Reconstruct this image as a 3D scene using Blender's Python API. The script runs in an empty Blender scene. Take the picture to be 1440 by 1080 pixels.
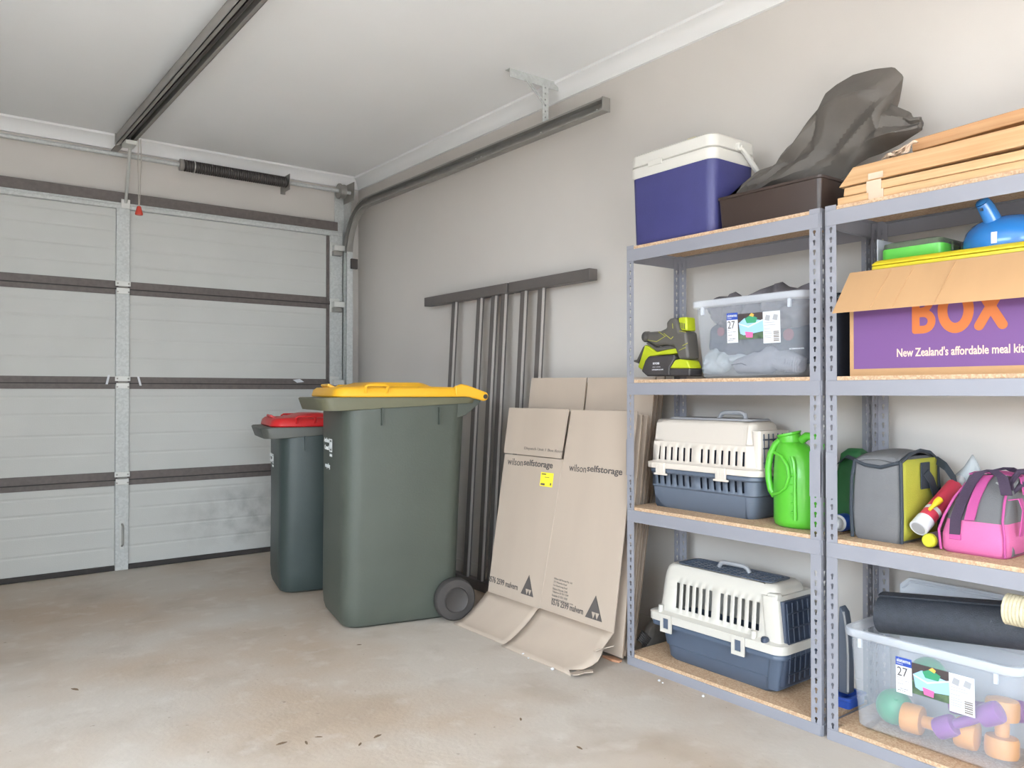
import bpy, bmesh, math, random
from mathutils import Vector, Matrix, noise
PI = math.pi
R = math.radians
random.seed(4)
SC = bpy.context.scene
COL = SC.collection

# ------------------------------------------------------------------ camera
FPX, YAW, PITCH, CAMZ = 1119.3, .6532, .00993, 1.06
CAM = Vector((0, 0, CAMZ))
FW = Vector((math.sin(YAW)*math.cos(PITCH), math.cos(YAW)*math.cos(PITCH), math.sin(PITCH)))
RT = Vector((math.cos(YAW), -math.sin(YAW), 0))
UP = RT.cross(FW)
cd = bpy.data.cameras.new('camera')
cd.sensor_width = 36; cd.lens = 36*FPX/1440; cd.clip_start = .05; cd.clip_end = 100
cam = bpy.data.objects.new('camera', cd); COL.objects.link(cam)
cam.matrix_world = Matrix((( RT.x, UP.x, -FW.x, CAM.x), (RT.y, UP.y, -FW.y, CAM.y), (RT.z, UP.z, -FW.z, CAM.z), (0, 0, 0, 1)))
SC.camera = cam

# ------------------------------------------------------------------ world, light, exposure
SC.view_settings.view_transform = 'Standard'
SC.view_settings.look = 'None'
SC.view_settings.gamma = 1
SC.view_settings.use_curve_mapping = False
SC.view_settings.exposure = 0.55
wd = bpy.data.worlds.new('overcast_sky'); SC.world = wd; wd.use_nodes = True
wd.node_tree.nodes['Background'].inputs[0].default_value = (.75, .88, 1, 1)
wd.node_tree.nodes['Background'].inputs[1].default_value = 11

def area(name, loc, rot, sx, sy, power, col):
    l = bpy.data.lights.new(name, 'AREA'); l.shape = 'RECTANGLE'; l.size = sx; l.size_y = sy
    l.energy = power; l.color = col
    o = bpy.data.objects.new(name, l); COL.objects.link(o); o.location = loc; o.rotation_euler = rot
    return o
# the sun falls on the driveway and on the floor behind the camera; sky light enters by the wide opening and the side doorway
sl_ = bpy.data.lights.new('sun', 'SUN'); sl_.energy = 48; sl_.angle = R(1); sl_.color = (.90, .95, 1)
so_ = bpy.data.objects.new('sun', sl_); COL.objects.link(so_)
so_.rotation_euler = Vector((.02, 1, -math.tan(R(54)))).to_track_quat('-Z', 'Y').to_euler()
for nm_, lc_, ro_, sx_, sy_ in (('portal_opening', (-.35, -2.28, 1.175), (R(90), 0, 0), 2.3, 2.35), ('portal_doorway', (-1.68, .85, 1.1), (0, R(-90), 0), 2.2, 2.5)):
    po_ = area(nm_, lc_, ro_, sx_, sy_, 1, (1, 1, 1)); po_.data.cycles.is_portal = True      # openings through which the sky is sampled

# ------------------------------------------------------------------ materials
def lin(c):
    return tuple(((v/255)/12.92 if v/255 <= .04045 else ((v/255+.055)/1.055)**2.4) for v in c) + (1,)
def mat(name, c, rough=.5, metal=0, var=0, vs=8, bump=0, bs=80, c2=None, alpha=1, spec=.5, coat=0, trans=0, stretch=None, emit=0):
    m = bpy.data.materials.new(name); m.use_nodes = True
    N = m.node_tree.nodes; L = m.node_tree.links; b = N['Principled BSDF']
    b.inputs['Base Color'].default_value = lin(c); b.inputs['Roughness'].default_value = rough
    b.inputs['Metallic'].default_value = metal; b.inputs['Alpha'].default_value = alpha
    b.inputs['Specular IOR Level'].default_value = spec
    if coat: b.inputs['Coat Weight'].default_value = coat
    if trans: b.inputs['Transmission Weight'].default_value = trans
    if var or bump or c2:
        tc = N.new('ShaderNodeTexCoord'); mp = N.new('ShaderNodeMapping'); L.new(tc.outputs['Object'], mp.inputs[0])
        if stretch: mp.inputs['Scale'].default_value = stretch
    if var or c2:
        n = N.new('ShaderNodeTexNoise'); n.inputs['Scale'].default_value = vs; n.inputs['Detail'].default_value = 5
        L.new(mp.outputs[0], n.inputs['Vector'])
        r = N.new('ShaderNodeValToRGB'); L.new(n.outputs['Fac'], r.inputs[0])
        e = r.color_ramp.elements; e[0].position = .32; e[1].position = .68
        a = lin(c)
        e[0].color = tuple(max(0, x*(1-var)) for x in a[:3]) + (1,)
        e[1].color = lin(c2) if c2 else tuple(min(1, x*(1+var)) for x in a[:3]) + (1,)
        if c2: e[0].color = a
        L.new(r.outputs[0], b.inputs['Base Color'])
    if bump:
        n2 = N.new('ShaderNodeTexNoise'); n2.inputs['Scale'].default_value = bs; n2.inputs['Detail'].default_value = 3
        L.new(mp.outputs[0], n2.inputs['Vector'])
        bp = N.new('ShaderNodeBump'); bp.inputs['Strength'].default_value = bump; bp.inputs['Distance'].default_value = .004
        L.new(n2.outputs['Fac'], bp.inputs['Height']); L.new(bp.outputs[0], b.inputs['Normal'])
    return m
def concrete():
    m = mat('concrete', (178, 166, 153), .62, 0, 0, 1, .25, 60)
    N = m.node_tree.nodes; L = m.node_tree.links; b = N['Principled BSDF']
    tc = N.new('ShaderNodeTexCoord')
    def ns(s, d, lo, hi):
        n = N.new('ShaderNodeTexNoise'); n.inputs['Scale'].default_value = s; n.inputs['Detail'].default_value = d
        L.new(tc.outputs['Object'], n.inputs['Vector'])
        r = N.new('ShaderNodeMapRange'); r.inputs[1].default_value = lo; r.inputs[2].default_value = hi
        L.new(n.outputs['Fac'], r.inputs[0]); return r.outputs[0]
    def mix(f, a, c, k=1):
        x = N.new('ShaderNodeMix'); x.data_type = 'RGBA'
        if k != 1:
            mm = N.new('ShaderNodeMath'); mm.operation = 'MULTIPLY'; L.new(f, mm.inputs[0]); mm.inputs[1].default_value = k; f = mm.outputs[0]
        L.new(f, x.inputs[0])
        if isinstance(a, tuple): x.inputs[6].default_value = a
        else: L.new(a, x.inputs[6])
        x.inputs[7].default_value = c; return x.outputs[2]
    o = mix(ns(1.3, 4, .40, .62), lin((187, 178, 168)), lin((178, 160, 142)))
    o = mix(ns(3.1, 6, .52, .72), o, lin((152, 136, 120)), .5)
    o = mix(ns(9, 8, .55, .75), o, lin((203, 196, 188)), .5)
    o = mix(ns(38, 3, .70, .76), o, lin((118, 104, 92)), .6)
    L.new(o, b.inputs['Base Color'])
    return m
def dots(name, c, c2, scale, lo, hi, rough, metal=0):
    m = mat(name, c, rough, metal); N = m.node_tree.nodes; L = m.node_tree.links
    tc = N.new('ShaderNodeTexCoord'); v = N.new('ShaderNodeTexVoronoi'); v.inputs['Scale'].default_value = scale
    L.new(tc.outputs['Object'], v.inputs['Vector'])
    r = N.new('ShaderNodeValToRGB'); e = r.color_ramp.elements
    sp = N.new('ShaderNodeSeparateColor'); L.new(v.outputs['Color'], sp.inputs[0]); L.new(sp.outputs[0], r.inputs[0])
    e[0].position = lo; e[0].color = lin(c); e[1].position = hi; e[1].color = lin(c2)
    L.new(r.outputs[0], N['Principled BSDF'].inputs['Base Color'])
    return m
def mesh_weave(name, c, c2, scale):
    m = mat(name, c, .9); N = m.node_tree.nodes; L = m.node_tree.links
    tc = N.new('ShaderNodeTexCoord'); w = N.new('ShaderNodeTexWave'); w.inputs['Scale'].default_value = scale; w.bands_direction = 'Z'
    w.inputs['Distortion'].default_value = .6
    L.new(tc.outputs['Object'], w.inputs['Vector'])
    r = N.new('ShaderNodeValToRGB'); r.color_ramp.elements[0].color = lin(c2); r.color_ramp.elements[1].color = lin(c)
    L.new(w.outputs['Fac'], r.inputs[0]); L.new(r.outputs[0], N['Principled BSDF'].inputs['Base Color'])
    return m
def scuffed():
    m = mat('door_panel_scuffed', (188, 188, 184), .55, 0, 0, 3, .12, 160); N = m.node_tree.nodes; L = m.node_tree.links
    tc = N.new('ShaderNodeTexCoord'); mp = N.new('ShaderNodeMapping'); L.new(tc.outputs['Object'], mp.inputs[0])
    mp.inputs['Location'].default_value = (-.83*1.6, 0, -.26*3.4); mp.inputs['Scale'].default_value = (1.6, .5, 3.4)
    g = N.new('ShaderNodeTexGradient'); g.gradient_type = 'SPHERICAL'; L.new(mp.outputs[0], g.inputs[0])
    n = N.new('ShaderNodeTexNoise'); n.inputs['Scale'].default_value = 9; n.inputs['Detail'].default_value = 8; L.new(tc.outputs['Object'], n.inputs['Vector'])
    r_ = N.new('ShaderNodeMapRange'); r_.inputs[1].default_value = .42; r_.inputs[2].default_value = .72; L.new(n.outputs['Fac'], r_.inputs[0])
    k = N.new('ShaderNodeMath'); k.operation = 'MULTIPLY'; L.new(g.outputs['Fac'], k.inputs[0]); L.new(r_.outputs[0], k.inputs[1])
    x = N.new('ShaderNodeMix'); x.data_type = 'RGBA'; L.new(k.outputs[0], x.inputs[0]); x.inputs[6].default_value = lin((188, 188, 184)); x.inputs[7].default_value = lin((138, 136, 133))
    L.new(x.outputs[2], N['Principled BSDF'].inputs['Base Color']); return m
T = {}
T['panel_s'] = scuffed()
T['wall'] = mat('wall_paint', (199, 193, 187), .75, 0, .02, 2, .05, 200)
T['ceil'] = mat('ceiling_paint', (238, 238, 238), .85, 0, .01, 2)
T['trim'] = mat('trim_paint', (226, 225, 224), .6)
T['floor'] = concrete()
T['outside'] = mat('driveway', (176, 174, 170), .8, 0, .1, 3)
T['gravel'] = mat('gravel', (84, 82, 80), .9, 0, .2, 30)
T['wood_f'] = mat('fence_wood', (120, 108, 96), .9, 0, .15, 10)
T['panel'] = mat('door_panel', (188, 188, 184), .55, 0, .03, 3, .12, 160)
T['rail'] = mat('door_rail', (98, 90, 87), .6, 0, .12, 40)
T['galv'] = dots('galvanised_steel', (182, 184, 182), (194, 196, 194), 90, .2, .9, .5, .1)
T['galvb'] = mat('bright_zinc', (206, 206, 202), .4, .3)
T['track'] = mat('track_steel', (150, 147, 142), .45, .45, .06, 20)
T['dark'] = mat('dark_steel', (72, 66, 64), .5, .2)
T['rubber'] = mat('black_rubber', (52, 48, 46), .7)
T['cord'] = mat('cord', (165, 158, 150), .8)
T['orange_red'] = mat('red_plastic', (196, 62, 44), .45)
T['bin'] = mat('green_bin_plastic', (72, 77, 69), .5, 0, .05, 5, .15, 140)
T['bin_rim'] = mat('faded_lid_glow_olive', (94, 92, 70), .55, 0, .06, 6)  # faded rim, with the yellow lid's glow put into its olive colour
T['bin_rim2'] = mat('faded_grey_plastic', (82, 82, 76), .5, 0, .06, 6)
T['bin2'] = mat('dark_green_bin_plastic', (52, 62, 60), .42, 0, .05, 5, .15, 140)
T['yellow'] = mat('yellow_lid', (226, 168, 36), .42)
T['red'] = mat('red_lid', (188, 26, 30), .38)
T['wheel'] = mat('wheel_rubber', (62, 58, 56), .6)
T['white'] = mat('white_print', (228, 230, 228), .6)
T['card'] = mat('corrugated_card', (176, 160, 145), .85, 0, .035, 5, .05, 30, stretch=(1, 1, .2))
T['card_d'] = mat('card_edge', (138, 120, 103), .9, 0, .1, 60)
T['card_o'] = mat('kraft_card', (186, 146, 104), .8, 0, .03, 4, .06, 40, stretch=(4, 1, .3))
T['ink'] = mat('grey_ink', (84, 78, 75), .8)
T['ink_l'] = mat('light_grey_ink', (128, 118, 110), .8)
T['ylabel'] = mat('yellow_label', (240, 224, 64), .6)
T['frame'] = mat('black_frame_steel', (104, 98, 95), .45, .3, .05, 20)
T['edge'] = mat('pale_edge', (196, 190, 186), .35, .4)  # pale strip down the right side of each frame leg
T['shelf'] = mat('grey_powder_coat', (142, 142, 150), .42, .1, .03, 6)
T['chip'] = dots('particle_board', (176, 142, 112), (200, 172, 142), 220, .1, .9, .8)
T['cool_b'] = mat('cooler_blue', (60, 60, 110), .45, 0, .05, 12, .2, 200)
T['cool_w'] = mat('cooler_white', (204, 200, 192), .45)
T['tarp'] = mat('black_sheeting', (88, 82, 76), .6, 0, .12, 9, .25, 60)
T['tray'] = mat('black_tray', (60, 48, 43), .35)
T['wood'] = mat('pine', (194, 150, 104), .6, 0, 0, 7, .08, 40, c2=(208, 170, 128), stretch=(.5, 12, 12))
T['wood2'] = mat('pine_dark', (180, 130, 86), .6, 0, 0, 7, .08, 40, c2=(198, 154, 110), stretch=(.5, 12, 12))
T['tape'] = mat('clear_tape', (226, 200, 176), .25, alpha=.75)
T['lime'] = mat('lime_plastic', (176, 186, 36), .4)
T['tool'] = mat('charcoal_plastic', (84, 80, 76), .5)
T['tool_d'] = mat('battery_plastic', (62, 58, 58), .5)
T['metal'] = mat('steel', (170, 172, 175), .3, .7)
T['clear'] = mat('frosted_plastic', (214, 220, 230), .3, alpha=.24)
T['clear_r'] = mat('frosted_plastic_rim', (224, 228, 236), .3, alpha=.5)
T['clear_g'] = mat('frosted_plastic_heavy', (196, 204, 210), .3, alpha=.42)
T['grey_knit'] = mat('grey_knit', (116, 116, 125), .95, 0, .08, 30, .4, 220)
T['grey_cloth'] = mat('grey_cloth', (104, 99, 103), .95, 0, .14, 10, .4, 120)
T['navy_cloth'] = mat('navy_cloth', (50, 55, 70), .95, 0, .1, 10, .3, 120)
T['redcloth'] = mat('red_print', (112, 58, 70), .9)
T['blue_l'] = mat('label_blue', (44, 74, 160), .5)
T['white_l'] = mat('label_white', (208, 209, 213), .5)
T['pic'] = mat('label_photo', (60, 78, 62), .5, 0, 0, 40, c2=(96, 118, 86))
T['pic2'] = mat('label_photo_dark', (70, 60, 60), .5, 0, .2, 40)
T['sky_l'] = mat('label_tub', (150, 190, 226), .5)
T['green_l'] = mat('label_toy_green', (58, 144, 104), .5)
T['pink_l'] = mat('label_toy_pink', (214, 104, 156), .5)
T['amber'] = mat('label_toy_amber', (232, 180, 84), .5)
T['cream'] = mat('cream_plastic', (206, 196, 185), .4, 0, .015, 6)
T['cream2'] = mat('ivory_plastic', (196, 191, 182), .4, 0, .015, 6)
T['slate'] = mat('slate_plastic', (92, 101, 115), .42, 0, .03, 8)
T['slate2'] = mat('navy_plastic', (78, 89, 106), .4, 0, .03, 8)
T['slate_d'] = mat('dark_navy_plastic', (48, 58, 76), .45)
T['grey_p'] = mat('grey_plastic', (160, 160, 164), .45)
T['jug'] = mat('green_jug', (84, 176, 48), .35, coat=.2)
T['purple'] = mat('purple_print', (112, 74, 130), .6)
T['orange'] = mat('orange_print', (198, 108, 50), .6)
T['tan_l'] = mat('tan_print', (222, 190, 172), .6)
T['ysheet'] = mat('yellow_plastic', (204, 184, 40), .4)
T['gtray'] = mat('bright_green_plastic', (92, 184, 72), .3)
T['smoke'] = mat('smoky_plastic', (92, 104, 84), .15, alpha=.72)
T['blue'] = mat('blue_enamel', (44, 116, 184), .22, coat=.4)
T['bag_g'] = mat('grey_nylon', (106, 106, 108), .7, 0, .05, 12, .3, 300)
T['bag_y'] = mat('yellow_nylon', (172, 170, 62), .7, 0, .04, 12, .3, 300)
T['webbing'] = mat('dark_webbing', (52, 58, 66), .8, 0, 0, 1, .3, 300)
T['webbing_p'] = mat('plum_webbing', (60, 46, 66), .8, 0, 0, 1, .3, 300)
T['pink'] = mat('pink_canvas', (204, 104, 154), .75, 0, .04, 12, .3, 300)
T['pink_d'] = mat('pink_trim', (178, 76, 138), .7)
T['crim'] = mat('crimson_label', (200, 62, 84), .45)
T['yel2'] = mat('yellow_nozzle', (240, 196, 48), .4)
T['olive'] = mat('olive_cap', (198, 196, 52), .45)
T['plum'] = mat('plum_tube', (84, 66, 76), .45)
T['dgreen'] = mat('dark_green_fabric', (38, 92, 52), .6, 0, .15, 8, .2, 60)
T['mat'] = mat('black_foam', (58, 62, 70), .55, 0, .12, 60, .6, 260)
T['rope'] = mat('sisal', (206, 194, 164), .95, 0, .12, 60, .5, 300)
T['teal'] = mat('teal_rubber', (24, 142, 96), .4)
T['apricot'] = mat('orange_vinyl', (206, 138, 44), .5)
T['violet'] = mat('purple_vinyl', (126, 48, 142), .45)
T['cobalt'] = mat('cobalt_plastic', (46, 84, 176), .4)
T['leaf'] = mat('dry_leaf', (112, 92, 72), .9)
T['terra'] = mat('terracotta', (190, 140, 108), .85, 0, .08, 30)
T['wrap'] = mat('clear_film', (222, 226, 230), .2, alpha=.4)

# ------------------------------------------------------------------ mesh helpers
class MB:
    def __init__(s): s.v = []; s.f = []
    def add(s, vs, fs):
        o = len(s.v); s.v += [tuple(p) for p in vs]; s.f += [tuple(i+o for i in f) for f in fs]; return s
    def box(s, x0, x1, y0, y1, z0, z1):
        return s.add([(x0,y0,z0),(x1,y0,z0),(x1,y1,z0),(x0,y1,z0),(x0,y0,z1),(x1,y0,z1),(x1,y1,z1),(x0,y1,z1)],
                     [(0,3,2,1),(4,5,6,7),(0,1,5,4),(1,2,6,5),(2,3,7,6),(3,0,4,7)])
    def hexa(s, a, b):                      # two quads
        return s.add(list(a)+list(b), [(3,2,1,0),(4,5,6,7),(0,1,5,4),(1,2,6,5),(2,3,7,6),(3,0,4,7)])
    def prism(s, pts, fn):                  # fn(p, 0/1) -> 3d
        n = len(pts)
        return s.add([fn(p, 0) for p in pts]+[fn(p, 1) for p in pts],
                     [tuple(range(n-1,-1,-1)), tuple(range(n, 2*n))]+[(i,(i+1)%n,n+(i+1)%n,n+i) for i in range(n)])
    def loft(s, rings, c0=True, c1=True, skip=None, close=True):
        n = len(rings[0]); o = len(s.v)
        for r in rings: s.v += [tuple(p) for p in r]
        m = n if close else n-1
        for j in range(len(rings)-1):
            for i in range(m):
                if skip and skip(i, j): continue
                s.f.append((o+j*n+i, o+j*n+(i+1)%n, o+(j+1)*n+(i+1)%n, o+(j+1)*n+i))
        if c0: s.f.append(tuple(o+i for i in range(n-1,-1,-1)))
        if c1: s.f.append(tuple(o+(len(rings)-1)*n+i for i in range(n)))
        return s
    def tube(s, pts, r, n=8, close=False):
        pts = [Vector(p) for p in pts]; rings = []
        k = len(pts); up = None
        for i, p in enumerate(pts):
            if close: d = pts[(i+1)%k]-pts[i-1]
            else: d = pts[min(i+1,k-1)]-pts[max(i-1,0)]
            d.normalize()
            if up is None: up = Vector((0,0,1)) if abs(d.z) < .9 else Vector((1,0,0))
            a = d.cross(up).normalized(); up = a.cross(d).normalized()
            rr_ = r[i] if isinstance(r, (list, tuple)) else r
            rings.append([p+a*math.cos(2*PI*j/n)*rr_+up*math.sin(2*PI*j/n)*rr_ for j in range(n)])
        if close: rings.append(rings[0])
        return s.loft(rings, not close, not close)
    def strip(s, pts, wdir, w, t):          # flat strap along pts, width along wdir
        pts = [Vector(p) for p in pts]; wd_ = Vector(wdir).normalized(); k = len(pts); rings = []
        for i, p in enumerate(pts):
            d = (pts[min(i+1,k-1)]-pts[max(i-1,0)]).normalized(); nn = d.cross(wd_).normalized()
            rings.append([p+wd_*w/2+nn*t/2, p-wd_*w/2+nn*t/2, p-wd_*w/2-nn*t/2, p+wd_*w/2-nn*t/2])
        return s.loft(rings)
    def lathe(s, prof, org=(0,0,0), axis=(0,0,1), n=24):
        a = Vector(axis).normalized(); u = a.orthogonal().normalized(); w = a.cross(u); o = Vector(org)
        rings = [[o+a*h+u*r*math.cos(2*PI*i/n)+w*r*math.sin(2*PI*i/n) for i in range(n)] for r, h in prof]
        return s.loft(rings, prof[0][0] > 1e-6 or True, True)
    def grid(s, fn, nu, nv):
        o = len(s.v)
        for j in range(nv+1):
            for i in range(nu+1): s.v.append(tuple(fn(i/nu, j/nv)))
        for j in range(nv):
            for i in range(nu):
                a = o+j*(nu+1)+i; s.f.append((a, a+1, a+nu+2, a+nu+1))
        return s

def obj(name, m, mt, parent=None, smooth=False, bevel=0, solid=0, sub=0, loc=None, rot=None, seg=2, ang=40, label=None):
    me = bpy.data.meshes.new(name); me.from_pydata(m.v, [], m.f)
    b = bmesh.new(); b.from_mesh(me); bmesh.ops.remove_doubles(b, verts=b.verts, dist=1e-6)
    bmesh.ops.recalc_face_normals(b, faces=b.faces); b.to_mesh(me); b.free()
    me.materials.append(T[mt] if isinstance(mt, str) else mt)
    if smooth or sub:
        for p in me.polygons: p.use_smooth = True
        if not sub: me.set_sharp_from_angle(angle=R(ang))
    o = bpy.data.objects.new(name, me); COL.objects.link(o); o.parent = parent
    if loc: o.location = loc
    if rot: o.rotation_euler = rot
    if solid:
        k = o.modifiers.new('solid', 'SOLIDIFY'); k.thickness = solid; k.offset = -1
    if bevel:
        k = o.modifiers.new('bevel', 'BEVEL'); k.width = bevel; k.segments = seg; k.limit_method = 'ANGLE'; k.angle_limit = R(35)
        for p in me.polygons: p.use_smooth = True
        me.set_sharp_from_angle(angle=R(50))
        k.harden_normals = False
    if sub:
        k = o.modifiers.new('sub', 'SUBSURF'); k.levels = sub; k.render_levels = sub
    if label: o['label'] = label
    return o
def tag(o, label, cat, group=None):
    o['label'] = label; o['category'] = cat
    if group: o['group'] = group
    return o
def thing(name, label, cat, loc=(0,0,0), rz=0, group=None):
    o = bpy.data.objects.new(name, None); COL.objects.link(o); o.empty_display_size = .05
    o.location = loc; o.rotation_euler = (0, 0, rz)
    return tag(o, label, cat, group)
def struct(o, label, cat):
    o['kind'] = 'structure'; return tag(o, label, cat)
def copy_tree(o, parent=None):
    c = o.copy(); COL.objects.link(c)
    if parent: c.parent = parent
    for ch in list(o.children): copy_tree(ch, c)
    return c
def at(px, py, ax, val):                    # world point where the sight line through a photo point meets the plane ax = val
    v = FW+RT*((px-720)/FPX)-UP*((py-540)/FPX); i = 'xyz'.index(ax)
    return CAM+v*((val-CAM[i])/v[i])
def atp(px, py, p0, nrm):
    v = FW+RT*((px-720)/FPX)-UP*((py-540)/FPX); n = Vector(nrm)
    return CAM+v*((Vector(p0)-CAM).dot(n)/v.dot(n))
def rr(x0, x1, y0, y1, r, z, n=4, fx=()):   # rounded rectangle ring; fx = extra splits on the front (y0) edge
    pts = [(x0+r, y0)]+[(x, y0) for x in fx]+[(x1-r, y0)]
    for cx, cy, a0 in ((x1-r, y0+r, -90), (x1-r, y1-r, 0), (x0+r, y1-r, 90), (x0+r, y0+r, 180)):
        for k in range(n+1):
            if a0 == -90 and k == 0: continue
            if a0 == 180 and k == n: continue
            a = R(a0+90*k/n); pts.append((cx+r*math.cos(a), cy+r*math.sin(a)))
    return [(x, y, z(x, y) if callable(z) else z) for x, y in pts]
def text(s, parent, mt, loc, rot, w=None, h=None, name='lettering', bold=0, size=.1, depth=.0004):
    cu = bpy.data.curves.new('t', 'FONT'); cu.body = s; cu.size = size; cu.offset = bold; cu.extrude = depth/2; cu.resolution_u = 3
    t = bpy.data.objects.new('t', cu); COL.objects.link(t)
    bpy.context.view_layer.update()
    me = bpy.data.meshes.new_from_object(t.evaluated_get(bpy.context.evaluated_depsgraph_get()))
    bpy.data.objects.remove(t); bpy.data.curves.remove(cu)
    xs = [v.co.x for v in me.vertices]; ys = [v.co.y for v in me.vertices]
    sx = w/(max(xs)-min(xs)) if w else 1; sy = h/(max(ys)-min(ys)) if h else sx
    if not w: sx = sy
    x0 = min(xs); y0 = min(ys)
    for v in me.vertices: v.co.x = (v.co.x-x0)*sx; v.co.y = (v.co.y-y0)*sy
    me.materials.clear(); me.materials.append(T[mt]); me.name = name
    o = bpy.data.objects.new(name, me); COL.objects.link(o); o.parent = parent; o.location = loc; o.rotation_euler = rot
    return o
FRONT = (PI/2, 0, 0)
RZ = -PI/2                                  # shelf things: local x to the right along the wall, local y into the shelf
def nz(x, y, z, s): return noise.noise(Vector((x*s, y*s, z*s)))
def pillow(name, mt, parent, U, Lw, d0, d1, amp=.01, sc=12, nu=28, nv=14, loc=(0,0,0), edge=.5):
    """soft body between two outline curves U and Lw [(x, z)...]; local y from d0 (front) to d1 (back)."""
    def cur(C, t):
        t = t*(len(C)-1); i = min(int(t), len(C)-2); f = t-i
        return Vector((C[i][0]*(1-f)+C[i+1][0]*f, C[i][1]*(1-f)+C[i+1][1]*f))
    def side(front):
        def fn(u, v):
            p = cur(Lw, u)*(1-v)+cur(U, u)*v
            k = max(0, min(1, math.sin(PI*u)*1.6))**edge*max(0, min(1, math.sin(PI*v)*1.3))**edge
            mid = (d0+d1)/2; y = mid+(d0-mid if front else d1-mid)*k
            y += amp*nz(p.x, 0 if front else 5, p.y, sc)*k*(1 if front else .5)
            return (p.x+loc[0], y+loc[1], p.y+loc[2])
        return fn
    m = MB(); m.grid(side(True), nu, nv); m.grid(side(False), nu, nv)
    return obj(name, m, mt, parent, smooth=True, ang=180)

# ------------------------------------------------------------------ the room
WX, WY, HC = 2.62, 5.26, 2.60
XL, YB = -1.6, -2.2
def slab(name, mt, x0, x1, y0, y1, z0, z1, label, cat):
    return struct(obj(name, MB().box(x0, x1, y0, y1, z0, z1), mt), label, cat)
slab('floor', 'floor', XL-.15, WX+.15, YB-.15, WY+.15, -.12, 0, 'stained bare concrete garage floor', 'floor')
slab('ceiling', 'ceil', XL-.15, WX+.15, YB-.15, WY+.15, HC, HC+.12, 'smooth white plasterboard ceiling', 'ceiling')
slab('wall_right', 'wall', WX, WX+.15, YB-.15, WY+.15, 0, HC, 'plain off-white wall behind the shelving', 'wall')
slab('wall_front', 'wall', XL-.15, WX, WY, WY+.15, 0, HC, 'off-white wall above and beside the garage door', 'wall')
m = MB().box(XL-.15, XL, YB, -.4, 0, HC).box(XL-.15, XL, 2.1, 2.75, 0, HC).box(XL-.15, -.55, 2.75, WY, 0, HC).box(XL-.15, XL, -.4, 2.1, 2.2, HC)  # unseen jog beside the door is added to shade the far-left floor
struct(obj('wall_left', m, 'wall'), 'off-white wall with a wide open doorway', 'wall')
m = MB().box(XL-.15, -1.5, YB-.15, YB, 0, HC).box(.8, WX, YB-.15, YB, 0, HC).box(-1.5, .8, YB-.15, YB, 2.35, HC)
struct(obj('wall_back', m, 'wall'), 'off-white wall with a wide open vehicle doorway', 'wall')
slab('yard', 'gravel', -90, XL-.16, -90, 90, -.30, -.14, 'dark gravel yard beside the garage', 'yard')  # unseen ground, kept dark so less light bounces onto the upper wall
slab('fence_side', 'wood_f', -7.1, -7, -12, 14, -.14, 1.6, 'weathered boundary fence across the yard', 'fence')
slab('fence_rear', 'wood_f', -7, 14, -13.1, -13, -.14, 1.6, 'weathered boundary fence across the driveway', 'fence')
slab('ground', 'outside', XL-.16, 90, -90, 90, -.30, -.14, 'pale concrete driveway outside the doorway', 'driveway')
# coved cornices
prof = [(0, 0), (.062, 0), (.060, -.012), (.040, -.022), (.024, -.040), (.014, -.062), (.012, -.078), (0, -.080)]
def cornice(name, fn, label):
    m = MB().prism(prof, fn); struct(obj(name, m, 'trim', smooth=True, ang=25), label, 'cornice')
cornice('trim_1', lambda p, e: (WX-p[0], (WY-.001, YB)[e], HC+p[1]), 'white coved cornice along the long wall')
cornice('trim_2', lambda p, e: ((XL, WX-.012)[e], WY-p[0], HC+p[1]), 'white coved cornice above the garage door')
struct(obj('baseboard_right', MB().box(WX-.012, WX, YB, WY, 0, .075), 'wall', bevel=.003), 'low painted skirting board along the long wall', 'baseboard')

# ------------------------------------------------------------------ garage door
DX0, DX1, DY = -.37, 2.455, 5.20
d = thing('door_1', 'pale sectional garage door with dark joint rails and galvanised stiles', 'garage door', (1.04, DY, 0)); d['kind'] = 'structure'
ox, oy = 1.04, DY
def L3(x, y, z): return (x-ox, y-oy, z)
def dbox(x0, x1, y0, y1, z0, z1): return MB().box(x0-ox, x1-ox, y0-oy, y1-oy, z0, z1)
rows = [(.03, .502), (.584, 1.078), (1.15, 1.642), (1.722, 2.152)]
for a, b in rows:
    h = b-a; pr = [(0, a)]
    for k in (.22, .45, .70, .9):
        zc = a+h*k; pr += [(0, zc-.010), (.0018, zc-.002), (.0018, zc+.002), (0, zc+.010)]
    pr += [(0, b)]; pts = pr+[(.03, b), (.03, a)]
    obj('panel', MB().prism(pts, lambda p, e: L3((DX0, DX1)[e], DY+p[0], p[1])), 'panel' if a > .1 else 'panel_s', d)
for a, b in ((.502, .584), (1.078, 1.15), (1.642, 1.722)):
    r = obj('joint_rail', dbox(DX0, DX1, DY-.006, DY+.03, a, b), 'rail', d)
    obj('joint_seam', dbox(DX0, DX1, DY-.010, DY-.005, a+.030, a+.036), 'rubber', r)
obj('top_rail', dbox(DX0, DX1, DY-.03, DY+.03, 2.152, 2.176).box(DX0-ox, DX1-ox, -.022, .03, 2.176, 2.190), 'galv', d, bevel=.004)
obj('top_seal', dbox(DX0, DX1-.03, DY-.012, DY+.055, 2.190, 2.254), 'rail', d)
obj('bottom_seal', dbox(DX0, DX1, DY-.02, DY+.03, 0, .03), 'rubber', d, bevel=.006)
zs = [(.0, .53), (.56, 1.105), (1.13, 1.67), (1.695, 2.165)]
for a, b in zs:
    mm = dbox(1.002, 1.076, DY-.026, DY, a, b)
    obj('centre_stile', mm, 'galv', d, bevel=.003)
    mm = dbox(2.362, DX1, DY-.028, DY, a, b)
    obj('end_stile', mm, 'galv', d, bevel=.003)
    obj('stile_edge', dbox(2.344, 2.362, DY-.014, DY, a, b), 'rail', d)
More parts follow.
